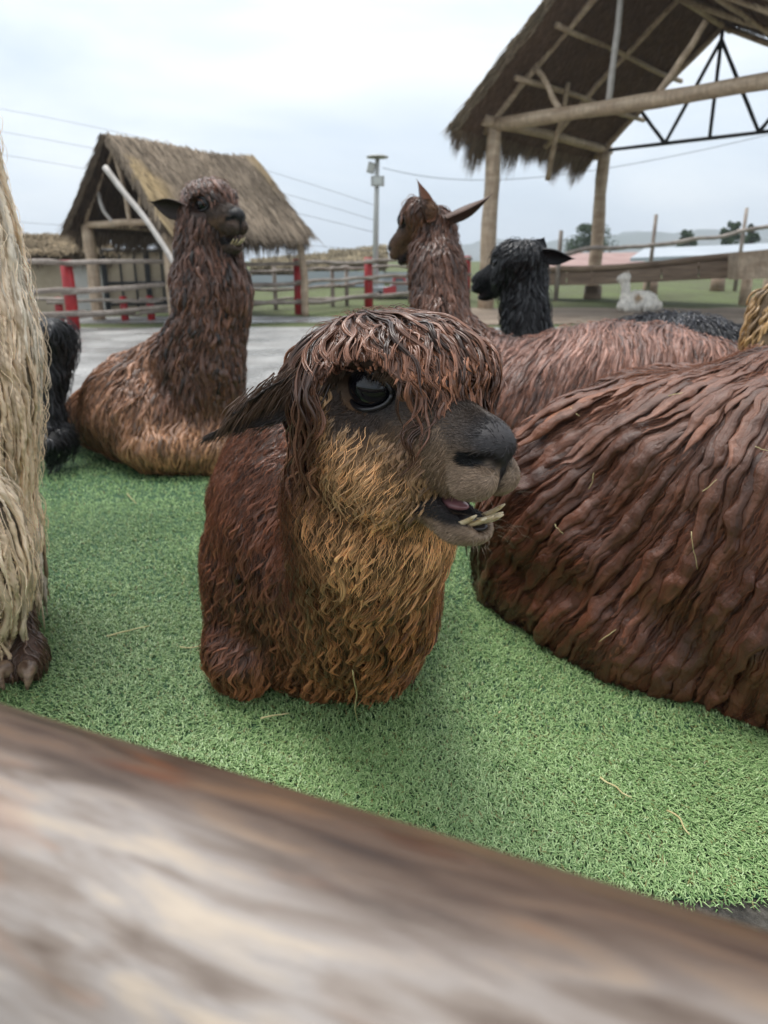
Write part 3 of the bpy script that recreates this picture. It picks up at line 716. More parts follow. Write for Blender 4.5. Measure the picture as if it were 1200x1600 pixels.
def huts():
    r = thing('thatched_hut', 'low white walled hut with a shaggy thatched roof at the far left', 'hut', tuple(g(120, 498)))
    wall(r, 20, 118, 405, 500, 15.0, 15.2, M['plaster']); wall(r, 118, 172, 400, 500, 15.2, 15.4, M['white'])
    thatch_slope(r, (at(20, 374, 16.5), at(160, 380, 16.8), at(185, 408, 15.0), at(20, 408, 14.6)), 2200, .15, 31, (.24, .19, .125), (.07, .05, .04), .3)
    r = thing('window_front', 'wall of tan panels in a dark window frame behind the left shelter', 'building', tuple(g(215, 498)))
    _, (a, b, c, e, n) = wall(r, 168, 272, 392, 500, 15.2, 15.6, M['plaster'], thick=.6)
    fr_ = lambda p, q, w_: (lambda mb: (mb.tube([p-n*.06, q-n*.06], w_, 4), mb.build('window_frame', M['darkmetal'], r)))(MB())
    for i, t in enumerate((0.03, .27, .48, .66, .88)): 
        lo = a*(1-t)+b*t; hi = e*(1-t)+c*t; fr_(lo, hi, .055 if i in (0, 3) else .022)
    for v, w_ in ((1.0, .035), (.50, .03), (.18, .03)): fr_(a*(1-v)+e*v, b*(1-v)+c*v, w_)
    wall(r, 222, 300, 485, 500, 15.0, 15.3, mat('grey_base', (.32, .36, .40), .7), 'plinth', .1)
    r = thing('thatched_hall', 'long low building with a humped thatched roof behind the middle fence', 'building', tuple(g(500, 470)))
    wall(r, 395, 470, 430, 480, 23, 23.5, M['tin']); wall(r, 470, 560, 447, 474, 24, 24.5, M['brownwall']); wall(r, 560, 640, 425, 470, 25, 25.5, M['tin'])
    thatch_slope(r, (at(395, 418, 25.5), at(520, 404, 26.5), at(520, 432, 24.0), at(395, 430, 23)), 1500, .25, 32, (.25, .21, .14), (.08, .06, .04), .3, sw=.02)
    thatch_slope(r, (at(515, 402, 26.5), at(604, 394, 27), at(604, 420, 24.4), at(515, 424, 24)), 1300, .25, 33, (.25, .21, .14), (.08, .06, .04), .3, sw=.02)
    r = thing('greenhouse', 'low grey tin roofed shed behind the red fence posts', 'shed', tuple(g(500, 466)))
    wall(r, 480, 600, 424, 448, 22.6, 23, M['tin'], thick=.6, toground=False)
    wall(r, 482, 498, 448, 470, 22.7, 22.8, M['rail'], 'post', .1); wall(r, 580, 590, 448, 466, 23.2, 23.3, M['rail'], 'post', .1)
    r = thing('low_building', 'far low building with a dull red roof beside the right shelter post', 'building', tuple(g(960, 445)))
    def roof(px0, px1, pyr, pye, d, mt, nm='roof', sl=0):
        q = [at(px0, pye, d), at(px1, pye+sl, d), at(px1-12, pyr+sl, d+5), at(px0+22, pyr, d+5)]; q += [p-V3(0, 0, .15) for p in q]
        mb = MB(); mb.add(q, [(0, 1, 2, 3), (7, 6, 5, 4), (0, 4, 5, 1), (1, 5, 6, 2), (2, 6, 7, 3), (3, 7, 4, 0)]); mb.build(nm, mt, r)
    wall(r, 850, 1000, 416, 440, 42, 40, M['white']); roof(845, 1010, 396, 417, 39, M['redroof'], sl=-2)
    r = thing('long_shed', 'long pale blue grey roofed shed beyond the trough at the right', 'shed', tuple(g(1100, 445)))
    wall(r, 1015, 1300, 402, 440, 34, 32, M['plaster']); roof(985, 1310, 388, 403, 31, M['tin'], sl=-12)
    # distant red vehicle
    p = g(615, 468); d = proj(p)[2]; k = d/FPX; r = thing('pickup_truck', 'small red and grey pickup truck parked beyond the fence in the middle', 'truck', tuple(p))
    mr = mat('car_red', (.45, .03, .04), .3, coat=.5); mg = mat('car_grey', (.30, .32, .34), .4)
    def prof(name, pts, w_, mt, dy=0):
        mb = MB(); P0 = [p+V3(x*k, dy, z*k) for x, z in pts]; P1 = [q+V3(0, w_, 0) for q in P0]; n = len(pts)
        mb.add(P0+P1, [tuple(range(n)), tuple(range(n, 2*n))[::-1]]+[(i, i+n, (i+1) % n+n, (i+1) % n) for i in range(n)]); return mb.build(name, mt, r)
    prof('body', [(-34, 6), (30, 6), (30, 20), (22, 22), (-4, 22), (-6, 18), (-34, 18)], 1.6, mg); prof('cab', [(-2, 22.3), (22, 22.3), (18, 33), (12, 36), (2, 36), (0, 33)], 1.4, mr, .1); prof('door', [(-16, 8), (4, 8), (4, 21), (-16, 17.5)], .03, mr, -.035)
    prof('window', [(2, 24), (17, 24), (15, 31), (3, 32)], .02, M['glass'], .07)
    for x in (-22, 18):
        mb = MB(); mb.tube([p+V3(x*k, -.05, 6*k), p+V3(x*k, .2, 6*k)], 7*k, 16); mb.build('wheel', M['darkmetal'], r)
huts()
# ---------------- far trees
M['leaf'] = mat('leaves', rough=.7, attr=True, spec=.2); M['bark'] = mat('bark', (.10, .075, .055), .9)
def tree(label, px, base_py, top_py, d, wpx, seed, n=2600, conifer=False):
    rs = np.random.RandomState(seed); k = d/FPX; b = at(px, base_py, d); h = (base_py-top_py)*k; w_ = wpx*k/2
    b[2] = float(terrain(b[0], b[1])); top = at(px, top_py, d)[2]; h = top-b[2]
    root = thing('tree', label, 'tree', tuple(b), 'far trees behind the right hand shed')
    mb = MB(); mb.log(b, b+V3(0, 0, h*.9), h*.03, h*.01, bend=h*.03, seed=seed)
    cl = []
    for i in range(26):
        t = rs.uniform(.35 if not conifer else .2, 1); r = w_*(math.sin(math.pi*min(1, t*.85))**.7 if not conifer else (1.1-t)); a = rs.uniform(0, 6.28); rr = r*rs.uniform(.2, .8)
        c = b+V3(math.cos(a)*rr, math.sin(a)*rr, h*t*.93); cl.append((c, max(w_*.16, r*rs.uniform(.22, .45)))); mb.log(b+V3(0, 0, h*t*.7), c, h*.008, h*.004, seg=4, bend=.02, seed=i)
    mb.build('trunk', M['bark'], root, True)
    P = np.vstack([c+nrm(rs.normal(size=(n//26, 3)))*r*rs.rand(n//26, 1)**.4*np.array([1, 1, .8]) for c, r in cl]); n = len(P); s = rs.uniform(.02, .05, n)[:, None]*h*.9
    u = nrm(rs.normal(size=(n, 3))); v = nrm(np.cross(u, rs.normal(size=(n, 3))))
    V = np.stack([P-u*s, P+v*s*.5, P+u*s, P-v*s*.5], 1).reshape(-1, 3); F = np.arange(4*n).reshape(-1, 4)
    c = np.array([.055, .085, .040])*rs.uniform(.5, 1.6, (n, 1)); link('crown', np_mesh('crown', V, F, np.repeat(c, 4, 0), smooth=False), M['leaf'], root)
tree('broad bushy far tree right behind the second shelter post', 922, 425, 352, 60, 92, 1, 4200)
tree('dark round topped far tree right of the trough railing post', 1070, 415, 358, 58, 34, 2)
tree('dark far tree left of the tall railing post', 1136, 410, 345, 56, 46, 3)
tree('slim far tree at the right of the tall railing post', 1170, 410, 348, 58, 24, 4)
tree('thin sparse far tree close to the right edge', 1212, 412, 342, 57, 30, 5)

# ================================================================== near rail
M_unused = lambda: mat('wet_rail', rough=.42, spec=.5, noise=[((5.5, 16, 16), (.24, .17, .13), (.60, .53, .48), 'Object'), ((9, 28, 28), (.60, .50, .42), (1.25, 1.2, 1.18), 'Object')], bump=((20, 80, 80), .5, .002))
def near_rail():
    D = .205
    r0 = FW-600/FPX*RT+(800-1095)/FPX*UP; r1 = FW+600/FPX*RT+(800-1452)/FPX*UP; P0 = CAM+r0/-r0[2]*D; P1 = CAM+r1/-r1[2]*D; d = nrm(P1-P0); r = .088
    nrm_ = nrm(np.cross(d, V3(0, 0, 1))); nrm_ = nrm_ if nrm_[1] < 0 else -nrm_      # towards the camera
    # the line of sight grazes the log: its axis lies below and in front of that line
    m = (P0+P1)/2; v = nrm(m-CAM); pn = nrm(np.cross(d, v)); pn = pn if pn[2] < 0 else -pn
    a = P0+pn*r-d*1.2; b = P1+pn*r+d*1.0
    n = 260; t = np.linspace(0, 1, n)[:, None]; C = a+(b-a)*t; L0 = np.linalg.norm(b-a)
    ph = np.linspace(0, 2*np.pi, 48, endpoint=False); e1 = nrm(np.cross(d, V3(0, 0, 1))); e2 = np.cross(e1, d)
    V = []
    for i in range(n):
        for p in ph:
            dr = e1*math.cos(p)+e2*math.sin(p); q = np.array([t[i, 0]*L0*3, math.cos(p)*1.4, math.sin(p)*1.4])
            V.append(C[i]+dr*(r*(1+.03*vnoise(q[None], 4)[0]+.012*vnoise(q[None]*4, 5)[0])))
    V = np.array(V); F = [(i*48+j, i*48+(j+1) % 48, (i+1)*48+(j+1) % 48, (i+1)*48+j) for i in range(n-1) for j in range(48)]
    # orange heartwood shows where the grey skin has flaked off
    q = (V-a)@np.stack([d, e1, e2]).T; w_ = sst(.0, .35, vnoise(q*np.array([5, 26, 26])+3.7, 6)+.45*vnoise(q*np.array([16, 60, 60]), 7)-.16)
    lo = sst(-.2, .9, -(q[:, 2]-0)/r*.55+(q[:, 1]*0))
    # a strip of brown bark left along the far upper side
    ang = np.tile(ph, n); qq = np.stack([np.repeat(t[:, 0]*L0*9, 48), np.cos(ang)*3, np.sin(ang)*3], -1)
    far = (V-C.repeat(48, 0))@(-pn); bark = sst(.62, .90, far/r+.14*vnoise(qq, 3))
    c = mixer((bark, (1, 1, 1)), (bark, (.36, .25, .18)))
    root = thing('fence_rail', 'thick wet log rail with flaking grey and orange wood right in front of the camera', 'fence', tuple(C[n//2]))
    uv = np.stack([np.repeat(t[:, 0]*L0, 48), np.tile(np.minimum(ph, 2*np.pi-ph)*r, n)], -1); me = np_mesh('log', V, F, c, uv); link('log', me, M['nearc'], root)
    mb = MB()
    for e in (a, b): pass
    for e in (a+d*.25, b-d*.2):
        mb = MB(); mb.tube([V3(e[0], e[1]-.0, 0)+nrm_*.12, V3(e[0], e[1], e[2]+.1)+nrm_*.12], .07, 16, .03, 2); mb.build('post', M['rail'], root, True)
M['nearc0'] = lambda: mat('wet_rail_wood', rough=.40, spec=.5, attr=True, noise=[((5, 5, 5), (.22, .165, .135), (.56, .50, .46), 'Object'), ((26, 26, 26), (.72, .66, .62), (1.15, 1.12, 1.1), 'Object')], bump=((50, 50, 50), .5, .002))
def near_mat():
    m = mat('wet_rail_wood', rough=.38, spec=.5, bump=[((60, 400, 1), .4, .0015, 'UV')]); T = m.node_tree; lk = T.links; b = T.nodes['Principled BSDF']
    tc = T.nodes.new('ShaderNodeTexCoord')
    def nz_(scale, det, dist=0):
        mp_ = T.nodes.new('ShaderNodeMapping'); mp_.inputs['Scale'].default_value = scale; lk.new(tc.outputs['UV'], mp_.inputs[0])
        q = T.nodes.new('ShaderNodeTexNoise'); q.inputs['Scale'].default_value = 1; q.inputs['Detail'].default_value = det; q.inputs['Distortion'].default_value = dist; lk.new(mp_.outputs[0], q.inputs['Vector']); return q.outputs[0]
    def ramp(src, stops):
        r = T.nodes.new('ShaderNodeValToRGB'); lk.new(src, r.inputs[0]); el = r.color_ramp.elements
        el[0].position, el[0].color = stops[0][0], (*stops[0][1], 1); el[1].position, el[1].color = stops[-1][0], (*stops[-1][1], 1)
        for p_, c_ in stops[1:-1]: x_ = el.new(p_); x_.color = (*c_, 1)
        return r.outputs[0]
    base = ramp(nz_((15, 85, 1), 5, .5), [(.32, (.08, .05, .032)), (.42, (.17, .132, .106)), (.52, (.25, .22, .20)), (.63, (.35, .285, .22)), (.74, (.43, .35, .265))])
    warm = ramp(nz_((9, 38, 1), 3, .8), [(.60, (0, 0, 0)), (.80, (1, 1, 1))])
    org = ramp(nz_((20, 90, 1), 3, .3), [(.3, (.14, .055, .02)), (.6, (.38, .17, .065)), (.8, (.44, .29, .17))])
    mm = T.nodes.new('ShaderNodeMixRGB'); lk.new(warm, mm.inputs[0]); lk.new(base, mm.inputs[1]); lk.new(org, mm.inputs[2])
    vc = T.nodes.new('ShaderNodeVertexColor'); vc.layer_name = 'Col'; m2 = T.nodes.new('ShaderNodeMixRGB'); m2.blend_type = 'MULTIPLY'; m2.inputs[0].default_value = 1; lk.new(mm.outputs[0], m2.inputs[1]); lk.new(vc.outputs[0], m2.inputs[2]); lk.new(m2.outputs[0], b.inputs['Base Color'])
    return m
M['nearc'] = near_mat()
near_rail()
# ---------------- straws lying about
M['straw'] = mat('straw_bit', (.62, .52, .24), .6, noise=((30, 30, 30), (.45, .36, .16), (.75, .66, .36), 'Object'))
def straw(label, a, b, r=.0013, bend=.004, seed=0, grp='straws on the turf'):
    mb = MB(); mb.log(np.array(a), np.array(b), r, r*.6, seg=8, bend=bend, seed=seed, n=5); o = mb.build('straw', M['straw'], None, True); tag(o, label, 'straw', grp)
def gp(px, py, z=.018): p = gnd(px, py); return V3(p[0], p[1], z)
for i, (a, b, lb) in enumerate((((168, 1006), (235, 989), 'long pale straw on the turf between the cream foot and the near alpaca'), ((282, 1022), (328, 1020), 'pale straw on the turf against the near alpaca lower flank'),
        ((200, 778), (214, 795), 'short pale straw on the turf below the left alpaca'), ((936, 1230), (985, 1262), 'thin straw on the turf in front of the large brown body'), ((1040, 1282), (1075, 1320), 'thin dry straw on the turf close to its lower right edge'),
        ((322, 738), (336, 730), 'tiny straw on the turf at the base of the left alpaca'), ((408, 1136), (452, 1128), 'dull green straw on the turf under the near chest'))):
    straw(lb, gp(*a), gp(*b), .0016, seed=i)
p = at(551, 1046, 1.22); straw('upright pale straw hanging from the near alpaca chest down to the turf', p, gp(559, 1140, .02), .0014, .006, 3)

rs_ = np.random.RandomState(77)
for i in range(12):
    x = rs_.uniform(-.75, .75); y = rs_.uniform(1.0, 2.9); a = rs_.uniform(0, 3.14); l_ = rs_.uniform(.006, .02)
    straw('tiny dry straw crumb lying loose on the green turf', (x, y, .019), (x+l_*math.cos(a), y+l_*math.sin(a), .017), .0013, .002, i, 'straw crumbs scattered over the turf')

# wet air
def haze():
    mb = MB(); mb.box((0, 455, 33), (1400, 1000, 74)); o = mb.build('haze', None); o['kind'] = 'stuff'
    m = bpy.data.materials.new('wet_air'); m.use_nodes = True; T = m.node_tree
    for n in list(T.nodes): T.nodes.remove(n)
    ou = T.nodes.new('ShaderNodeOutputMaterial'); v = T.nodes.new('ShaderNodeVolumePrincipled')
    v.inputs['Color'].default_value = (.80, .87, .95, 1); v.inputs['Density'].default_value = .0009; v.inputs['Anisotropy'].default_value = .2
    T.links.new(v.outputs[0], ou.inputs['Volume']); o.data.materials.append(m)
haze()
# ------------------------------------------------------------------ alpaca anatomy (metres, local: forward, side, up; origin between the eyes)
def face_prims(fr, open_=1.0, k=1.0):
    e_ = lambda *a, **q: ell(*a, fr=fr, **q); c_ = lambda *a, **q: cap(*a, fr=fr, **q)
    P = [e_((-.045, 0, .0), (.085, .066, .070)),
         c_((0, 0, -.010), (.095, 0, -.032), .056, .037, .03),
         c_((-.01, 0, -.045), (.10, 0, -.055), .045, .038, .03),
         e_((.116, 0, -.048), (.052, .036, .036), k=.02),
         e_((.143, 0, -.036), (.032, .028, .023), k=.022)]
    for s in (-1, 1):
        P += [e_((.142, s*.0185, -.073), (.031, .0195, .0235), k=.010),
              e_((.010, s*.040, .030), (.040, .018, .015), k=.02),
              e_((.03, s*.036, -.04), (.05, .02, .03), k=.02)]
    up_ = .024 if open_ < .5 else 0
    P += [c_((-.03, 0, -.088), (.085, 0, -.122+up_*.8), .036, .027, .02),
          e_((.118, 0, -.138+up_), (.036, .028, .0185), k=.015),
          # mouth, philtrum, nostrils, eye sockets
          e_((.146, 0, -.108), (.064, .031, .0165*open_), k=.006, op='-'),
          c_((.100, 0, -.118), (.150, 0, -.125), .016*min(1, open_), .019*min(1, open_), .006, op='-'),
          c_((.179, 0, -.048), (.174, 0, -.088), .0035, .004, .006, op='-')]
    for s in (-1, 1):
        P += [c_((.178, s*.009, -.056), (.168, s*.023, -.050), .0065, .0085, .004, op='-'), c_((.168, s*.023, -.050), (.144, s*.037, -.047), .0085, .0035, .004, op='-'),
              e_((.006, s*.074, .012), (.034, .022, .024), k=.012, op='-')]
    return P
def face_cols(fr, V, Nn, pal):
    """pigment of the bare face: dark bridge and nose, paler lips and cheeks"""
    q = fr.loc(V); f, s, u = q[:, 0], np.abs(q[:, 1]), q[:, 2]
    ss = lambda a, b, x: np.clip((x-a)/(b-a), 0, 1)**2*(3-2*np.clip((x-a)/(b-a), 0, 1))
    nz_ = vnoise(q*60, 5)*.5+vnoise(q*150, 6)*.3
    c = np.tile(np.array(pal['face']), (len(V), 1))
    mixc = lambda c, m, k: c*(1-m[:, None])+np.array(k)*m[:, None]
    dark = ss(-.046, -.016, u+nz_*.008+.25*s)*ss(-.02, .03, f)
    c = mixc(c, dark*.9, pal['bridge'])
    lip = ss(.03, .125, f)*ss(-.040, -.066, u+nz_*.006)
    c = mixc(c, lip*.9, pal['lip'])
    pad = ss(.128, .155, f)*ss(-.060, -.045, u)*ss(.040, .026, s)
    c = mixc(c, pad, pal['nose'])
    phl = ss(.009, .003, s)*ss(.15, .165, f)*ss(-.10, -.09, u)
    c = mixc(c, phl, pal['nose'])
    # dark rims of the mouth and eye surrounds
    rim = ss(.021, .015, np.abs(u+.112))*ss(.045, .07, f)*ss(-.098, -.105, u+nz_*.003)
    c = mixc(c, rim, pal['nose'])
    e_ = np.sqrt(((f-.006)/.050)**2+((u-.010)/.036)**2)
    c = mixc(c, ss(1.25, .75, e_+nz_*.15)*(s > .03), pal['nose'])
    ch = ss(-.136, -.144, u)
    c = mixc(c, ch*.8, pal['lip'])
    ins = ss(.020, .010, np.sqrt((np.abs(f-.14)/3.6)**2+(u+.108)**2+(s/2.4)**2)*1.0)
    c = mixc(c, ins*(f < .17), (.035, .02, .02))
    for a_, b_ in (((.178, .009, -.056), (.168, .023, -.050)), ((.168, .023, -.050), (.144, .037, -.047))):
        a_ = np.array(a_); ab = np.array(b_)-a_; Q_ = np.stack([f, s, u], -1); t_ = np.clip((Q_-a_)@ab/(ab@ab), 0, 1)
        c = mixc(c, ss(.0095, .0065, np.linalg.norm(Q_-a_-t_[:, None]*ab, axis=1)), (.004, .004, .004))
    return c*(1+nz_[:, None]*.25)
def uv_sphere(c, r, n=20, m=12, ax=(1, 1, 1)):
    V = [(0, 0, 1)]; F = []
    for i in range(1, m):
        for j in range(n):
            a = math.pi*i/m; b = 2*math.pi*j/n
            V.append((math.sin(a)*math.cos(b), math.sin(a)*math.sin(b), math.cos(a)))
    V.append((0, 0, -1)); V = np.array(V)
    for j in range(n):
        F.append((0, 1+j, 1+(j+1) % n)); F.append((len(V)-1, 1+(m-2)*n+(j+1) % n, 1+(m-2)*n+j))
    for i in range(m-2):
        for j in range(n):
            F.append((1+i*n+j, 1+(i+1)*n+j, 1+(i+1)*n+(j+1) % n, 1+i*n+(j+1) % n))
    return V*r*np.array(ax), F, c
def eyes(fr, root, sides=(1,), n=24):
    for s in sides:
        mb = MB(); V, F, _ = uv_sphere(0, .0315, n, n//2)
        mb.add(fr.wor(V*np.array([1.06, .86, .9])+np.array([.006, s*.0455, .012])), F); eo = mb.build('eye', M['eye'], root, True)
        # lids: a thick dark rim round the opening
        a = np.linspace(0, 2*np.pi, 33)
        P = np.stack([.006+.0375*np.cos(a), s*(.0655-.016*np.abs(np.cos(a))**2), .012+.0235*np.sin(a)-.003*np.cos(a)], -1)
        mb = MB(); mb.tube(fr.wor(P), .0032*fr.k, 8); mb.build('eyelid', M['lid'], eo, True).location = (0, 0, 0)
def teeth(fr, root, nn=6):
    rs = np.random.RandomState(4)
    for i in range(nn):
        x = (i-(nn-1)/2)/(nn/2); s = x*.026
        a = np.array([.120-.012*abs(x), s*.8, -.134]); b = np.array([.165-.018*x*x+rs.uniform(-.004, .004), s*1.05+rs.uniform(-.002, .002), -.110+rs.uniform(-.005, .003)])
        t = np.linspace(0, 1, 8)[:, None]; P = a+(b-a)*t+np.array([0, 0, -.004])*np.sin(np.pi*t)
        mb = MB(); mb.tube(fr.wor(P), np.array([.0022, .0026, .0029, .0031, .0031, .0029, .0025, .0011])*fr.k, 8); mb.build('tooth', M['tooth'], root, True)
def ear(fr, root, base, tip, width, nrm_, col_in, col_out, name='ear', curl=.45, n=14):
    """a leaf-shaped cupped ear with thickness, in world coordinates"""
    base = np.array(base, float); tip = np.array(tip, float); ax = tip-base; Ln = np.linalg.norm(ax); ax = ax/Ln
    nn = np.array(nrm_, float); nn = nrm(nn-ax*(nn@ax)); sd_ = np.cross(nn, ax)
    m = 22; V = []; C = []
    for side in (0, 1):
        for i in range(m+1):
            t = i/m
            wd = width*(0.50*(1-t)**.6+1.35*math.sin(math.pi*min(1, t*.96+.06))**.85*.5)*(1-t**3)+.0005
            for j in range(n+1):
                a = (j/n*2-1); rr = wd
                p = base+ax*(Ln*t)+sd_*(rr*math.sin(a*1.25))+nn*(-rr*curl*2*(math.cos(a*1.25)-.5))+nn*(.06*Ln*math.sin(t*3))
                if side: p = p-nn*(.0035*math.cos(a*1.2)*(1-t*.8))
                V.append(p); C.append(col_in if side == 0 else col_out)
    F = []; K = (m+1)*(n+1)
    for i in range(m):
        for j in range(n):
            q = i*(n+1)+j
            F.append((q, q+1, q+n+2, q+n+1)); F.append((K+q, K+q+n+1, K+q+n+2, K+q+1))
        q = i*(n+1); F.append((q, q+n+1, K+q+n+1, K+q)); q += n; F.append((q, K+q, K+q+n+1, q+n+1))
    V = np.array(V); C = np.array(C); F = np.array(F)
    me = np_mesh(name, V, F, C*(1+.2*vnoise(V*120, 2)[:, None]), np.zeros((len(V), 2)))
    o = link(name, me, M['skin'], root)
    return o, V[:K], F
def free_strands(name, P, D, length, rad, col, mt, root, rng, steps=8, sides=4, grav=.6, wave=.002, flat=.8, thin=True):
    """strands that leave a thin surface (ears, lashes, whiskers): straight ahead, then sag"""
    n = len(P); C = [P]; d = nrm(D); p = P
    ds = (np.broadcast_to(length, (n,))/steps)[:, None]
    w_ = rng.uniform(-1, 1, (n, 3)); p2 = rng.uniform(0, 6, (n, 1))
    for k in range(steps):
        d = nrm(d+np.array([0, 0, -grav])/steps); p = p+d*ds+w_*wave*np.sin(k*1.2+p2)*.5; C.append(p)
    C = np.stack(C, 1); m = steps+1
    T = nrm(np.gradient(C, axis=1)); up = np.array([.1, .2, 1.0]); B = nrm(np.cross(T, up)); Q = np.cross(B, T)
    t = np.linspace(0, 1, m)[None, :, None]
    rr = np.broadcast_to(rad, (n,))[:, None, None]*np.clip(1-t**2, .05, 1)
    a = np.linspace(0, 2*np.pi, sides, endpoint=False)[None, None, :, None]
    V = (C[:, :, None]+rr[:, :, None]*(np.cos(a)*B[:, :, None]+np.sin(a)*flat*Q[:, :, None])).reshape(-1, 3)
    base = (np.arange(n)*m*sides)[:, None, None]; i = np.arange(m-1)[None, :, None]*sides; j = np.arange(sides)[None, None, :]; j2 = (j+1) % sides
    F = np.stack([base+i+j, base+i+j2, base+i+sides+j2, base+i+sides+j], -1).reshape(-1, 4)
    c = np.broadcast_to(np.array(col), (n, 3))*(1+rng.uniform(-.3, .4, (n, 1)))
    c = np.repeat(c, m*sides, 0)
    uv = np.zeros((len(V), 2))
    return link(name, np_mesh(name, V, F, c, uv), mt, root)
def eyeway(q, a=.039, b=.031):
    """the wool parts in front of the eyes: a clear way outwards and forwards from each"""
    e_ = nrm(np.array([.60, .78, .15])); r = np.stack([q[:, 0]-.006, np.abs(q[:, 1])-.05, q[:, 2]-.009], -1)
    al = r@e_; h = r[:, 0]*.79-r[:, 1]*.61; r = r-al[:, None]*e_
    return (al > -.01) & (al < .17) & ((h/a)**2+(r[:, 2]/np.where(r[:, 2] < 0, b*1.1, b))**2 < 1.15+.30*vnoise(q*75, 33))
DOWN = np.array([0, 0, -1.0])
def wool_noise(amp, sc_):
    return lambda q: -amp*(vnoise(q*sc_, 1)+.5*vnoise(q*sc_*2.1, 2))
SEEDP = [None]
def H_(k): return (SEEDP[0]@np.array([127.1, 311.7, 74.7])*k)[:, None]
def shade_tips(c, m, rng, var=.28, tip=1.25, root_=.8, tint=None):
    """each lock its own tone, roots darkened as painted shade between locks, tips lightened"""
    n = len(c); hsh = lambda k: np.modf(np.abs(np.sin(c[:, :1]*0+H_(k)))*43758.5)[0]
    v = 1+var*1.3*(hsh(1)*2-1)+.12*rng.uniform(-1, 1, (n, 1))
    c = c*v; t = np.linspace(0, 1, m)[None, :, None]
    return c[:, None, :]*(root_+(tip-root_)*t)  # root-to-tip ramp paints the shade of the gaps into the lock colour
def flow(head=None, extra=None):
    """down everywhere; combed outwards from the crown of the head"""
    def G(P, Nn, t):
        g = np.tile(DOWN, (len(P), 1))
        if head is not None:
            fr, k = head
            q = fr.loc(P); r = q-np.array([-.085, .01, .04]); r[:, 2] = 0
            wt = sst(-.03, .06, q[:, 2])*sst(.22, .14, np.linalg.norm(q-np.array([-.04, 0, 0]), axis=1))
            g = g+nrm(r)@fr.M*(k*wt)[:, None]
        if extra is not None: g = g+extra(P)
        n3 = np.stack([vnoise(P*7, 11), vnoise(P*7, 12), vnoise(P*7, 13)*.3], -1)
        return nrm(g+.28*n3)
    return G
def hideface(face, fr, lo=.004, eye=True):
    """density: wool grows nowhere on the bare face nor over the eyes"""
    def m(c):
        q = fr.loc(c)
        k = (face.val(c) > lo).astype(float)
        inside = ((c > face.lo) & (c < face.lo+face.res*(face.n-1))).all(1)
        k = np.where(inside, k, 1.0)
        k *= ~((q[:, 0] > .105) & (q[:, 2] > -.18) & (q[:, 2] < .08) & (q[:, 0] < .3) & (np.abs(q[:, 1]) < .1))
        if eye:
            e_ = ((q[:, 0]-.008)/.042)**2+((q[:, 2]-.004)/.030)**2
            k *= ~((e_ < 1) & (np.abs(q[:, 1]) > .03) & (np.abs(q[:, 1]) < .13))
        return k
    return m
def camfacing(c, nm, lim=-.25):
    v = nrm(CAM-c); return ((v*nm).sum(1) > lim).astype(float)

PAL = dict(face=(.22, .15, .095), bridge=(.060, .047, .040), lip=(.29, .21, .15), nose=(.030, .027, .028))

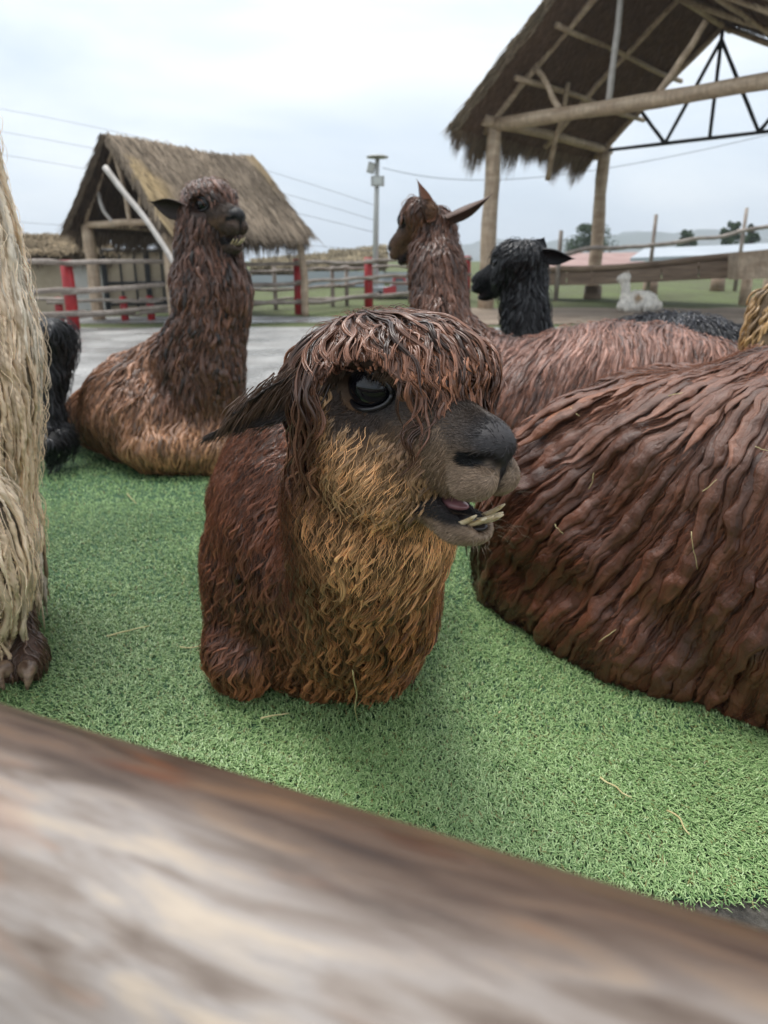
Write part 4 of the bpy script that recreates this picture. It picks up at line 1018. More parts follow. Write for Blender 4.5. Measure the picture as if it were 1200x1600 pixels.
# ================================================================== the near alpaca
def hero():
    rng = np.random.RandomState(1)
    root = thing('alpaca', 'brown alpaca nearest the camera, tan cheeks, open mouth with long lower teeth, head turned right', 'alpaca', (0, 1.3, 0), 'alpacas at the petting pen')
    fr = Frame(at(623, 613, .93), (.655, -.756, -.02), sc_=1.04)
    hw = fr.wor
    S = SDF([ell((-.046, -.004, .018), (.106, .092, .076), fr=fr, k=.03),
             ell((.014, -.010, .046), (.072, .072, .033), fr=fr, k=.03),
             ell((-.005, 0, -.075), (.078, .080, .085), fr=fr, k=.03),
             ell((.052, 0, -.050), (.062, .058, .058), fr=fr, k=.02),
             cap(hw((-.05, 0, -.06)), at(578, 800, 1.11), .085, .115, .05),
             cap(at(578, 800, 1.11), at(566, 940, 1.32), .115, .134, .06),
             ell(at(552, 945, 1.46), (.145, .165, .150), k=.06),
             ell((-.125, 1.35, .075), (.110, .12, .085), k=.04),
             ell((-.025, 1.37, .075), (.10, .11, .080), k=.04),
             ell((-.15, 1.63, .27), (.235, .42, .30), k=.08),
             ell((-.16, 1.50, .17), (.225, .24, .18), k=.06),
             ell((-.27, 1.37, .07), (.10, .13, .075), k=.04),
             ell((.008, .090, .008), (.046, .034, .030), fr=fr, k=.012, op='-'),
             ell((.040, .085, .010), (.050, .036, .028), fr=fr, k=.012, op='-'),
             ell((.008, -.090, .008), (.046, .034, .030), fr=fr, k=.012, op='-')],
            .0065, pad=.045, noise=wool_noise(.006, 14))
    Fc = SDF(face_prims(fr, .85), .0024, pad=.012)
    V, F = S.mesh(); Vf, Ff = Fc.mesh()
    def basecol(P):
        q = fr.loc(P); nn = S.grad(P)
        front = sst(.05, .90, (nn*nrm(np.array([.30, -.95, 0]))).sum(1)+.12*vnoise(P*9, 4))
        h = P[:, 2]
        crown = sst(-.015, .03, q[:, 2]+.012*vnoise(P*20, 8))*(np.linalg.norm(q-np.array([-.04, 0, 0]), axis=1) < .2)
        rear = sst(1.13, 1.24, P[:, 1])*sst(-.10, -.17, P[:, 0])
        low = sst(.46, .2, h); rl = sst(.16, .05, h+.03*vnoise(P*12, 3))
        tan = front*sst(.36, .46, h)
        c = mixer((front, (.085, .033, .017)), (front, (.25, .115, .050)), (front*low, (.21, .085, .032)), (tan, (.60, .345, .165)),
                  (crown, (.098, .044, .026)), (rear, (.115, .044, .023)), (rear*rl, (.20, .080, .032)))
        return 1.4*c*(1+.25*vnoise(P*16, 21)[:, None])
    cw = basecol(V)*.2  # wool base darkened: shade in the gaps between locks put into its colour
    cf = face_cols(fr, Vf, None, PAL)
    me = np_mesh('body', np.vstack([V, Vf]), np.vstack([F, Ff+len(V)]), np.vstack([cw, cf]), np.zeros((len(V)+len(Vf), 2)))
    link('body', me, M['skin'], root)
    hf = hideface(Fc, fr)
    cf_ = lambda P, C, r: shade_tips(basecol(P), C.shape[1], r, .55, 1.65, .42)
    Gf = flow((fr, 2.6))
    def bad(P):
        q = fr.loc(P); s_ = np.abs(q[:, 1])
        ey = (((q[:, 0]-.006)/.038)**2+((q[:, 2]-.010)/np.where(q[:, 2] > .01, .022, .030))**2 < 1) & (s_ > .03)
        ey |= eyeway(q)
        mz = (q[:, 0] > .108+.014*vnoise(q*60, 7)) & (q[:, 2] > -.20) & (q[:, 2] < .03) & (s_ < .1)
        return ey | mz
    # body and chest, then neck, then head: locks get finer upwards
    kw = dict(bad=bad, keep=.0)
    D1 = lambda c, n: hf(c)*camfacing(c, n)*(c[:, 2] < .44)
    P, Nn = sample(V, F, 1500, rng, D1)
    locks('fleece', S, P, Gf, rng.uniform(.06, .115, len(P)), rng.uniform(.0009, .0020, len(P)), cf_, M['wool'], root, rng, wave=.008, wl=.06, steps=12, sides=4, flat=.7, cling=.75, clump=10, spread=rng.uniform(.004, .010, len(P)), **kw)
    D2 = lambda c, n: hf(c)*camfacing(c, n)*(c[:, 2] >= .40)*(fr.loc(c)[:, 2] < .03)
    P, Nn = sample(V, F, 1700, rng, D2)
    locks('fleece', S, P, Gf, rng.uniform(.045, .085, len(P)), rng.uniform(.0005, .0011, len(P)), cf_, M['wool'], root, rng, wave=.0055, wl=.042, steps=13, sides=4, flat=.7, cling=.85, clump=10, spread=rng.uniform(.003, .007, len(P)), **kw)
    D3 = lambda c, n: hf(c)*camfacing(c, n, -.5)*(fr.loc(c)[:, 2] > .012)*(np.linalg.norm(fr.loc(c), axis=1) < .25)
    P, Nn = sample(V, F, 560, rng, D3)
    bk = sst(.03, -.06, fr.loc(P)[:, 0])
    locks('topknot', S, P, Gf, rng.uniform(.05, .14, len(P))*(1+.9*bk), rng.uniform(.0010, .0022, len(P)), cf_, M['wool'], root, rng, wave=.0075, wl=.065, steps=16, sides=4, flat=.8, pull=.18, cling=.6, clump=6, spread=rng.uniform(.002, .007, len(P)), cpow=.5, off=(lambda o_: (lambda t: o_*math.sin(min(1, t*1.4)*1.57)))(rng.uniform(.001, .012, len(P))), **kw)
    # cheek wool: curls that start in front of and below the eye and hang beside the muzzle
    def D6(c, n):
        q = fr.loc(c); e_ = (q[:, 0]-.006)**2/.040**2+(q[:, 2]-.008)**2/.030**2
        return (q[:, 0] > -.05)*(q[:, 0] < .106)*(q[:, 2] > -.115)*(q[:, 2] < .024)*(np.abs(q[:, 1]) > .025)*(e_ > 1)*(Fc.val(c) > -.008)*np.where(q[:, 0] > .045, 2.2, 1.0)
    def c6(P, C, r):
        q = fr.loc(P); g_ = sst(.03, .07, q[:, 0])*sst(-.09, -.02, q[:, 2])
        return shade_tips(mixer((g_, (.44, .265, .135)), (g_, (.26, .155, .10)), (sst(-.03, .0, q[:, 2])*sst(.02, .05, q[:, 0]), (.17, .095, .062))), C.shape[1], r, .45, 1.35, .7)
    bad6 = lambda P: eyeway(fr.loc(P), .030, .022) | ((fr.loc(P)[:, 0] > .124+.016*vnoise(fr.loc(P)*50, 7)) & (fr.loc(P)[:, 2] > -.12))
    P, Nn = sample(V, F, 800, rng, D6)
    locks('cheek_wool', S, P, lambda P, Nn, t: nrm(Gf(P, Nn, t)+.25*fr.M[0]+.15*Nn), rng.uniform(.03, .06, len(P)), rng.uniform(.0006, .0012, len(P)), c6, M['wool'], root, rng, wave=.0055, wl=.034, steps=12, sides=4, flat=.8, cling=.6, pull=.25, clump=7, spread=rng.uniform(.002, .0055, len(P)), bad=bad6)
    # fringe with curled tips over the brow
    D4 = lambda c, n: (fr.loc(c)[:, 0] > .01)*(fr.loc(c)[:, 2] > .035)*(np.abs(fr.loc(c)[:, 1]) < .09)*(fr.loc(c)[:, 0] < .1)*(np.linalg.norm(fr.loc(c), axis=1) < .25)
    P, Nn = sample(V, F, 210, rng, D4)
    locks('fringe', S, P, Gf, rng.uniform(.05, .085, len(P))*(1+.45*sst(.0, .03, fr.loc(P)[:, 1])), rng.uniform(.0008, .0016, len(P)), lambda P, C, r: shade_tips(basecol(P)*np.array([1.7, 1.6, 1.4]), C.shape[1], r, .4, 1.6, .7), M['wool'], root, rng, wave=.006, wl=.035, steps=13, sides=4, flat=.8, pull=.15, cling=.35, clump=6, spread=.004, bad=lambda P: eyeway(fr.loc(P)) | (np.abs(fr.loc(P)[:, 1]) > .035) & (fr.loc(P)[:, 2] < .028) | (fr.loc(P)[:, 2] < -.022-.040*sst(.005, .03, fr.loc(P)[:, 1])*sst(.02, .05, fr.loc(P)[:, 0])+.03*vnoise(P*40, 4)), keep=.0)
    # fine hair lying between the locks
    D5 = lambda c, n: hf(c)*camfacing(c, n)*np.where(c[:, 2] > .36, 1.0, .35)
    P, Nn = sample(V, F, 9500, rng, D5)
    lh = np.where(P[:, 2] > .4, .045, .07)*rng.uniform(.5, 1.2, len(P))
    locks('fine_wool', S, P, Gf, lh, rng.uniform(.0002, .0005, len(P)), lambda P, C, r: shade_tips(basecol(P)*1.35, C.shape[1], r, .45, 1.3, .8), M['hair'], root, rng, wave=.005, wl=.04, steps=7, sides=3, flat=1, off=lambda t: .007*math.sin(t*2.4)+.001, cling=.8, **kw)
    # short fur of the muzzle
    P, Nn = sample(Vf, Ff, 26000, rng, lambda c, n: (fr.loc(c)[:, 0] > .0)*camfacing(c, n, -.3)*((S.val(c) > -.012) | (fr.loc(c)[:, 0] > .1))*(1-.93*sst(.14, .16, fr.loc(c)[:, 0])*(fr.loc(c)[:, 2] > -.056)))
    cc = face_cols(fr, P, None, PAL)
    def gf(P, Nn, t):
        q = fr.loc(P); g = np.stack([-.9+0*q[:, 0], q[:, 1]*5, -.35+(q[:, 2]+.05)*2], -1)@fr.M
        n3 = np.stack([vnoise(P*40, 11), vnoise(P*40, 12), vnoise(P*40, 13)], -1)
        return nrm(g+.35*n3+Nn*.35)
    locks('muzzle_fur', Fc, P, gf, rng.uniform(.004, .010, len(P)), rng.uniform(.00025, .00045, len(P)), lambda P, C, r: np.repeat((face_cols(fr, P, None, PAL)*1.25*(1+r.uniform(-.35, .5, (len(P), 1))))[:, None, :], C.shape[1], 1), M['hair'], root, rng, wave=.0004, wl=.02, steps=3, sides=3, flat=1, off=lambda t: .0018*t+.0002, pull=.1, cling=0)
    # short cheek fur where the fleece thins out below the eye
    def dk(c, n):
        q = fr.loc(c); r_ = ((q[:, 0]-.006)/.036)**2+((q[:, 2]-.010)/.026)**2
        return (q[:, 0] > -.07)*(q[:, 0] < .125)*(q[:, 2] < .035)*(q[:, 2] > -.13)*(q[:, 1] > .012)*(r_ > 1)*camfacing(c, n, -.1)
    VA, FA = np.vstack([V, Vf]), np.vstack([F, Ff+len(V)])
    P, Nn = sample(VA, FA, 24000, rng, dk); kk = (S.val(P) > -.004) & (Fc.val(P) > -.004); P = P[kk]
    q = fr.loc(P); e_ = sst(.06, .03, np.hypot((q[:, 0]-.006)/1.2, q[:, 2]-.005))
    cch = mixer((e_, (.22, .14, .085)), (sst(-.030, -.060, q[:, 2]), (.34, .205, .105)), (e_, (.055, .036, .026)), (sst(.055, .085, q[:, 0])*.8, (.20, .14, .095)))
    gc = lambda P, Nn, t: nrm(np.array([[-.55, 0, -1.0]])@fr.M+.35*np.stack([vnoise(P*30, 11), vnoise(P*30, 12), vnoise(P*30, 13)], -1)+Nn*.2)
    locks('cheek_fur', S, P, gc, rng.uniform(.008, .02, len(P)), rng.uniform(.0003, .0006, len(P)), lambda P, C, r: np.repeat((cch*(1+r.uniform(-.3, .5, (len(P), 1))))[:, None, :], C.shape[1], 1), M['hair'], root, rng, wave=.0008, wl=.02, steps=4, sides=3, flat=1, off=lambda t: .002*t+.0003, pull=0, cling=.2)
    eyes(fr, root, (1, -1), 40)
    teeth(fr, root, 6)
    mb = MB(); V_, F_, _ = uv_sphere(0, 1, 16, 8); mb.add(fr.wor(V_*np.array([.030, .013, .007])+np.array([.092, 0, -.116])), F_); mb.build('tongue', M['gum'], root, True)
    mb = MB(); mb.add(fr.wor(V_*np.array([.03, .019, .006])+np.array([.120, 0, -.134])), F_); mb.build('gum', M['mouth'], root, True)
    # lashes and whiskers
    n = 60; a = rng.uniform(.35, 2.7, n)
    Pl = fr.wor(np.stack([.006+.030*np.cos(a), .063-.010*np.cos(a)**2, .012+.020*np.sin(a)], -1)); Dl = np.stack([.5*np.cos(a)-.1, .8+0*a, .25*np.sin(a)], -1)@fr.M
    free_strands('eyelashes', Pl, Dl, rng.uniform(.012, .022, n), .0004, (.01, .008, .008), M['hair'], root, rng, grav=1.2)
    n = 90; q0 = np.stack([rng.uniform(.12, .175, n), rng.choice([-1, 1], n)*rng.uniform(.012, .04, n), rng.choice([-.085, -.138], n)+rng.uniform(-.008, .012, n)], -1)
    wk = free_strands('muzzle_hair', fr.wor(q0), (np.stack([.8+0*a[:1].repeat(n), q0[:, 1]*22, rng.uniform(-.5, .3, n)], -1))@fr.M, rng.uniform(.01, .028, n), .00018, (.35, .28, .2), M['hair'], root, rng, grav=.3, sides=3); wk['kind'] = 'stuff'
    # ear, laid back and dripping
    for (b, tp, sgn) in ((fr.wor((-.068, .070, .018)), at(334, 676, 1.00), 1), (fr.wor((-.095, -.085, .03)), fr.wor((-.16, -.17, -.01)), -1)):
        eo, Ve, _ = ear(fr, root, b, tp, .026, (-.1, -.75, -.45), np.array((.018, .012, .010)), np.array((.05, .026, .018)))
        if sgn > 0:
            ii = rng.randint(0, len(Ve), 900); ax = nrm(tp-b)
            free_strands('ear_hair', Ve[ii], ax+rng.uniform(-.22, .22, (len(ii), 3)), rng.uniform(.012, .035, len(ii)), rng.uniform(.0004, .0010, len(ii)), (.030, .018, .013), M['wool'], eo, rng, grav=.35).location = (0, 0, 0)
            n = 330; u = rng.uniform(-.05, .75, n)[:, None]
            Pt = b+(tp-b)*u+np.array([0, -.010, .016])+rng.uniform(-.010, .010, (n, 3))*np.array([1, 1, 1.4])
            free_strands('ear_hair', Pt, ax*1.0+np.array([.05, -.15, -.12])+rng.uniform(-.16, .16, (n, 3)), rng.uniform(.03, .065, n), rng.uniform(.0005, .0013, n), (.11, .06, .035), M['wool'], eo, rng, grav=.7).location = (0, 0, 0)
    return root
# ================================================================== the other alpacas
def lockspec(name, n, ln, rd, dens=None, **k): return dict(name=name, n=n, ln=ln, rd=rd, dens=dens, **k)
def build_alpaca(label, wool, res, colf, specs, seed, loc, fr=None, pal=None, fres=.005, extra=None, eyesides=(1,), crown=1.8, face_open=1.0, nose_fur=0, base_dark=.25, noise=(.010, 10), bare=True, root_=.65, tip_=1.3, group='alpacas at the petting pen'):
    rng = np.random.RandomState(seed)
    root = thing('alpaca', label, 'alpaca', loc, group)
    S = SDF(wool, res, pad=.06, noise=wool_noise(*noise))
    V, F = S.mesh(); cw = colf(S, V)*base_dark  # base_dark paints gap shade into the surface under the locks
    Vs, Fs, Cs = [V], [F], [cw]; Fc = None
    if fr is not None:
        Fc = SDF(face_prims(fr, face_open), fres, pad=.015); Vf, Ff = Fc.mesh(); Vs.append(Vf); Fs.append(Ff+len(V)); Cs.append(face_cols(fr, Vf, None, pal))
    V2 = np.vstack(Vs)
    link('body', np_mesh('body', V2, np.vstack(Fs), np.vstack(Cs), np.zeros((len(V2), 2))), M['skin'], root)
    hf = hideface(Fc, fr) if fr is not None else (lambda c: np.ones(len(c)))
    G = flow((fr, crown) if fr is not None else None, extra)
    bad = None
    if fr is not None:
        def bad(P):
            q = fr.loc(P); s_ = np.abs(q[:, 1])
            ey = (((q[:, 0]-.006)/.034)**2+((q[:, 2]-.010)/np.where(q[:, 2] > .01, .020, .030))**2 < 1) & (s_ > .03)
            return ey | eyeway(q, .034, .026) | ((q[:, 0] > .09) & (q[:, 2] > -.20) & (q[:, 2] < .03) & (s_ < .1))
    for sp in specs:
        sp = dict(sp); nm_, n, ln, rd, dn = (sp.pop(k) for k in ('name', 'n', 'ln', 'rd', 'dens')); m_ = sp.pop('mat', 'wool'); var = sp.pop('var', .35)
        cm = sp.pop('cmul', 1.0); lim = sp.pop('lim', -.2)
        D = lambda c, nn: hf(c)*camfacing(c, nn, lim)*(dn(c, nn) if dn is not None else 1)*(c[:, 2] > .015)
        P, _ = sample(V, F, n, rng, D)
        locks(nm_, S, P, G, rng.uniform(*ln, n), rng.uniform(*rd, n), lambda P, C, r: shade_tips(colf(S, P)*cm, C.shape[1], r, var, tip_, root_), M[m_], root, rng, bad=bad, **sp)
    if fr is not None:
        eyes(fr, root, eyesides, 20)
        if nose_fur:
            P, _ = sample(Vf, Ff, nose_fur, rng, lambda c, n: camfacing(c, n, -.1)*((S.val(c) > -.01))*(1-.9*sst(.14, .16, fr.loc(c)[:, 0])*(fr.loc(c)[:, 2] > -.056)))
            gf = lambda P, Nn, t: nrm(np.array([[-.9, 0, -.4]])@fr.M+Nn*.4+.3*np.stack([vnoise(P*40, 11), vnoise(P*40, 12), vnoise(P*40, 13)], -1))
            locks('muzzle_fur', Fc, P, gf, rng.uniform(.006, .014, len(P)), rng.uniform(.0006, .001, len(P)), lambda P, C, r: np.repeat((face_cols(fr, P, None, pal)*1.2*(1+r.uniform(-.35, .5, (len(P), 1))))[:, None, :], C.shape[1], 1), M['hair'], root, rng, wave=.0004, wl=.02, steps=3, sides=3, flat=1, off=lambda t: .003*t+.0002, pull=.1, cling=0)
    return root, S, V, F, rng

# ---- large brown body at the right edge, matted into long slabs
def big_brown():
    f = np.array([.735, -.678, 0]); bf = Frame((.82, 1.52, 0), f)
    def col(S, P):
        n_ = vnoise(P*7, 31); q = bf.loc(P)
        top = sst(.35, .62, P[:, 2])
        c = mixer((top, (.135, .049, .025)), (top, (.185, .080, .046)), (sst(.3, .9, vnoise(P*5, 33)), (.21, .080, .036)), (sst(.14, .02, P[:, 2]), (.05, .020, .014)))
        return c*(1+.3*n_[:, None])
    ex = lambda P: -f*(.55*sst(.30, -.35, bf.loc(P)[:, 0])+.10)[:, None]+nrm(bf.loc(P)*np.array([0, 1, 0]))@bf.M*(.8*sst(.5, .62, P[:, 2]))[:, None]
    wool = [ell((.04, 0, .31), (.62, .345, .322), fr=bf, k=.1), ell((-.32, .0, .25), (.30, .32, .26), fr=bf, k=.1), ell((.45, 0, .33), (.45, .34, .32), fr=bf, k=.1),
            cap((-.41, .03, .15), (.65, .085, .16), .27, .325, .08, fr=bf), ell((-.15, .24, .08), (.22, .14, .09), fr=bf, k=.05), ell((.95, 0, .45), (.2, .2, .3), fr=bf, k=.1)]
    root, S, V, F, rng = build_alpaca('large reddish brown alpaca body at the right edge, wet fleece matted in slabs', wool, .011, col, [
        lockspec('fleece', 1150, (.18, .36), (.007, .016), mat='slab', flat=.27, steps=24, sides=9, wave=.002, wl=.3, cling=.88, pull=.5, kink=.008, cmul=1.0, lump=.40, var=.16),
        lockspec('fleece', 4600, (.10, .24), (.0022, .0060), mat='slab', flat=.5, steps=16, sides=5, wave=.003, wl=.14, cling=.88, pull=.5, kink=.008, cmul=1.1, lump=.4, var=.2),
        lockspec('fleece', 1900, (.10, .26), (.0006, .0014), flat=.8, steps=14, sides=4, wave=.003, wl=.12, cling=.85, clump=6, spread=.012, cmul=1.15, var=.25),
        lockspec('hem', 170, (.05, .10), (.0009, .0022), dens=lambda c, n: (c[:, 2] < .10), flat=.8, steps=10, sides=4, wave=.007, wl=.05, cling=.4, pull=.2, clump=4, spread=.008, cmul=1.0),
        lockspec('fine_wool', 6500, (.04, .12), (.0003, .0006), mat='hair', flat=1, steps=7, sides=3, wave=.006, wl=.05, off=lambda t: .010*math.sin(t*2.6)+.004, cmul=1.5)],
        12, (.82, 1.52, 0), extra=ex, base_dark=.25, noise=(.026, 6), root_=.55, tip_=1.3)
    # dry straws caught in the wet wool
    for i, (px, py, dx, dy, ln) in enumerate(((1045, 622, 1, .12, .05), (1082, 830, .12, 1, .07), (1100, 768, .9, -.5, .04), (893, 640, .6, .8, .05), (938, 1003, .8, -.5, .045), (1020, 1085, -.1, 1, .04), (930, 740, -.4, .8, .035), (1180, 700, .8, .3, .03), (960, 575, .9, -.2, .03), (870, 820, .7, .7, .03))):
        d = .8
        while S.val(at(px, py, d)[None])[0] > .012 and d < 3: d += .003
        p_ = at(px, py, d-.016); v = RT*dx-UP*dy; q_ = p_+nrm(v)*ln; n_ = S.grad(q_[None])[0]; q_ = q_+n_*(.022-S.val(q_[None])[0]); p_ = p_+n_*.006
        straw(('green bent straw lying high', 'long upright straw on the middle', 'slanting straw beside the long upright one', 'short straw on the upper left slope', 'greenish straw low down near the hem', 'pale straw lowest of all', 'small straw right of the open mouth', 'straw close to the right edge', 'straw nearest the ridge', 'small straw lower right of the open mouth')[i]+' on the large brown fleece', p_, q_, .0009, .003, i, 'straws caught in the brown fleece')
    return root
# ---- reddish alpaca behind, head turned away to the left
def rear_brown():
    fr = Frame(at(646, 347, 3.0), (-.60, .56, -.42), sc_=.92)
    pal = dict(face=(.16, .085, .045), bridge=(.10, .055, .035), lip=(.17, .10, .06), nose=(.03, .02, .018))
    def col(S, P):
        top = sst(.48, .62, P[:, 2])*(P[:, 0] > .38)
        body = sst(.36, .46, P[:, 0])
        return mixer((top, (.120, .052, .030)), (body, (.18, .080, .050)), (top*body, (.29, .155, .115)))*(1+.25*vnoise(P*9, 5)[:, None])
    wool = [ell((-.05, 0, .005), (.085, .074, .070), fr=fr, k=.03), cap(at(676, 356, 3.03), at(682, 425, 2.97), .080, .098, .04),
            cap(at(682, 425, 2.97), at(690, 520, 2.92), .098, .108, .05), cap(at(692, 530, 2.92), (.52, 2.95, .30), .11, .22, .06),
            ell((.92, 2.92, .30), (.60, .34, .325), k=.08), cap((.55, 2.9, .2), (1.3, 2.9, .2), .30, .30, .08)]
    ex = lambda P: np.array([-1.0, 0, 0])*(.25*sst(.3, .5, P[:, 0]))[:, None]+np.stack([0*P[:, 0], np.sign(P[:, 1]-2.92), 0*P[:, 0]], -1)*.6*(sst(.5, .6, P[:, 2])*(P[:, 0] > .4))[:, None]
    root, S, V, F, rng = build_alpaca('reddish brown alpaca behind, seen from the back of its head with both long ears raised', wool, .014, col, [
        lockspec('fleece', 4200, (.14, .30), (.003, .0085), dens=lambda c, n: (c[:, 0] > .42)*1.0, mat='slab', flat=.6, steps=12, sides=5, wave=.003, wl=.16, cling=.88, kink=.006, lump=.3, var=.4),
        lockspec('fleece', 2600, (.06, .12), (.0035, .0075), dens=lambda c, n: (c[:, 0] < .45)*1.0, flat=.6, steps=9, sides=5, wave=.006, wl=.08, cling=.85, var=.45),
        lockspec('topknot', 200, (.04, .07), (.002, .004), dens=lambda c, n: (fr.loc(c)[:, 2] > .02)*(np.linalg.norm(fr.loc(c), axis=1) < .22), flat=.7, steps=9, sides=5, wave=.005, wl=.05, cling=.8),
        lockspec('fine_wool', 2500, (.04, .08), (.0008, .0015), mat='hair', flat=1, steps=6, sides=3, wave=.005, wl=.05, off=lambda t: .014*math.sin(t*2.6)+.003, cmul=1.4)],
        13, (.9, 2.9, 0), fr=fr, pal=pal, eyesides=(-1, 1), face_open=.12, extra=ex, fres=.005, nose_fur=3000)
    ear(fr, root, at(673, 344, 2.90), at(650, 279, 2.90), .042, (.6, -.5, .1), np.array((.20, .08, .042)), np.array((.06, .03, .02)), curl=.5)
    ear(fr, root, at(698, 345, 2.92), at(770, 302, 2.90), .046, (.1, -.3, -.9), np.array((.06, .028, .02)), np.array((.085, .042, .028)), curl=.5)
# ---- black alpaca behind
def rear_black():
    fr = Frame(at(790, 414, 3.3), (-.72, .5, -.16), sc_=1.0)
    bl = (.0075, .0075, .0095)
    pal = dict(face=bl, bridge=bl, lip=bl, nose=(.006, .006, .007))
    def col(S, P): return np.tile(np.array([.0085, .0085, .011]), (len(P), 1))*(1+.5*sst(.55, .62, P[:, 2])*(P[:, 0] > .9)*2.5)[:, None]*(1+.3*vnoise(P*9, 5)[:, None])
    wool = [ell((-.05, 0, .010), (.10, .082, .080), fr=fr, k=.03), ell((.02, 0, -.05), (.065, .062, .06), fr=fr, k=.03),
            cap(at(818, 412, 3.33), at(822, 500, 3.33), .092, .10, .05), cap(at(822, 545, 3.33), (1.05, 3.45, .22), .10, .20, .05),
            ell((1.32, 3.5, .30), (.50, .32, .335), k=.08)]
    root, S, V, F, rng = build_alpaca('black alpaca behind the brown backs, head turned left, one long ear held out', wool, .014, col, [
        lockspec('fleece', 3000, (.04, .09), (.003, .007), flat=.6, steps=9, sides=5, wave=.006, wl=.08, cling=.85, var=.5),
        lockspec('topknot', 260, (.04, .08), (.002, .005), dens=lambda c, n: (fr.loc(c)[:, 2] > .02)*(np.linalg.norm(fr.loc(c), axis=1) < .22), flat=.7, steps=9, sides=5, wave=.007, wl=.05, cling=.5, pull=.2),
        lockspec('fine_wool', 2200, (.04, .08), (.0008, .0016), mat='hair', flat=1, steps=6, sides=3, wave=.006, wl=.05, off=lambda t: .016*math.sin(t*2.6)+.003, cmul=1.3)],
        14, (1.3, 3.5, 0), fr=fr, pal=pal, eyesides=(-1, 1), face_open=.12, nose_fur=2500)
    ear(fr, root, at(846, 396, 3.22), at(900, 404, 3.20), .045, (0, -.6, -.6), np.array(bl)*1.2, np.array(bl)*1.3, curl=.5)
    ear(fr, root, at(838, 394, 3.36), at(851, 370, 3.36), .036, (0, -1, .1), np.array(bl)*1.2, np.array(bl)*1.3, curl=.5)
# ---- alpaca lying at the left
def left_brown():
    fr = Frame(at(336, 326, 3.0), (.655, -.75, .03), sc_=1.12)
    pal = dict(face=(.22, .13, .08), bridge=(.050, .036, .030), lip=(.075, .052, .042), nose=(.014, .013, .014))
    bf = Frame((-1.12, 3.42, 0), (.42, -.90, 0))
    def col(S, P):
        h = P[:, 2]; nk = sst(.26, .16, np.linalg.norm((P-at(326, 560, 3.12))[:, :2], axis=1))
        hd = sst(.78, .9, h)
        c = mixer((nk, (.27, .14, .080)), (sst(.34, .14, h)*sst(-1.15, -1.0, P[:, 0]), (.42, .225, .115)), (nk*sst(.22, .38, h), (.105, .048, .028)),
                  (hd, (.12, .058, .038)), (sst(.5, .9, vnoise(P*6, 41))*.6*sst(.9, .7, h), (.16, .075, .035)))
        return c*(1+.25*vnoise(P*10, 5)[:, None])
    wool = [ell((-.045, 0, .020), (.108, .092, .080), fr=fr, k=.03), ell((-.01, 0, -.07), (.078, .078, .08), fr=fr, k=.03),
            cap(at(322, 365, 3.06), at(330, 455, 3.10), .105, .135, .05), cap(at(330, 455, 3.10), at(324, 610, 3.16), .135, .150, .06),
            ell(at(310, 665, 3.24), (.21, .20, .15), k=.06), ell((-.02, 0, .20), (.44, .26, .24), fr=bf, k=.08), cap(at(300, 560, 3.2), at(205, 610, 3.5), .15, .12, .08), ell((-.2, 0, .15), (.36, .33, .16), fr=bf, k=.06),
            ell(at(285, 700, 3.12), (.26, .14, .09), k=.05), ell(at(345, 700, 3.16), (.13, .13, .09), k=.04),
            ell((.008, .090, .008), (.044, .034, .030), fr=fr, k=.012, op='-'), ell((.040, .085, .010), (.050, .036, .028), fr=fr, k=.012, op='-')]
    root, S, V, F, rng = build_alpaca('brown alpaca lying at the left before the thatched shelter, head high, tan chest', wool, .013, col, [
        lockspec('fleece', 3800, (.08, .20), (.004, .011), dens=lambda c, n: (c[:, 2] < .5)*1.0, mat='slab', flat=.6, steps=11, sides=6, wave=.006, wl=.10, cling=.88, kink=.010, var=.45, lump=.35),
        lockspec('fleece', 2400, (.08, .18), (.004, .011), dens=lambda c, n: (c[:, 2] >= .45)*1.0, mat='slab', flat=.6, steps=10, sides=5, wave=.008, wl=.09, cling=.7, var=.7, lump=.3),
        lockspec('hanging_locks', 150, (.10, .20), (.0018, .0035), dens=lambda c, n: (c[:, 2] > .45)*(c[:, 2] < 1.0), flat=.7, steps=10, sides=4, wave=.010, wl=.08, cling=.1, pull=.05, clump=5, spread=.012, var=.5, cmul=1.2),
        lockspec('topknot', 420, (.05, .09), (.003, .006), dens=lambda c, n: (fr.loc(c)[:, 2] > .02)*(np.linalg.norm(fr.loc(c), axis=1) < .22), flat=.7, steps=9, sides=5, wave=.005, wl=.05, cling=.6),
        lockspec('fine_wool', 3500, (.04, .09), (.0008, .0015), mat='hair', flat=1, steps=6, sides=3, wave=.006, wl=.05, off=lambda t: .016*math.sin(t*2.6)+.003, cmul=1.4)],
        15, (-1.0, 3.3, 0), fr=fr, pal=pal, eyesides=(1, -1), nose_fur=4000, crown=2.2)
    teeth(fr, root, 5)
    ear(fr, root, at(290, 330, 2.96), at(233, 314, 2.98), .046, (0, -.8, -.5), np.array((.03, .02, .017)), np.array((.06, .035, .026)), curl=.5)
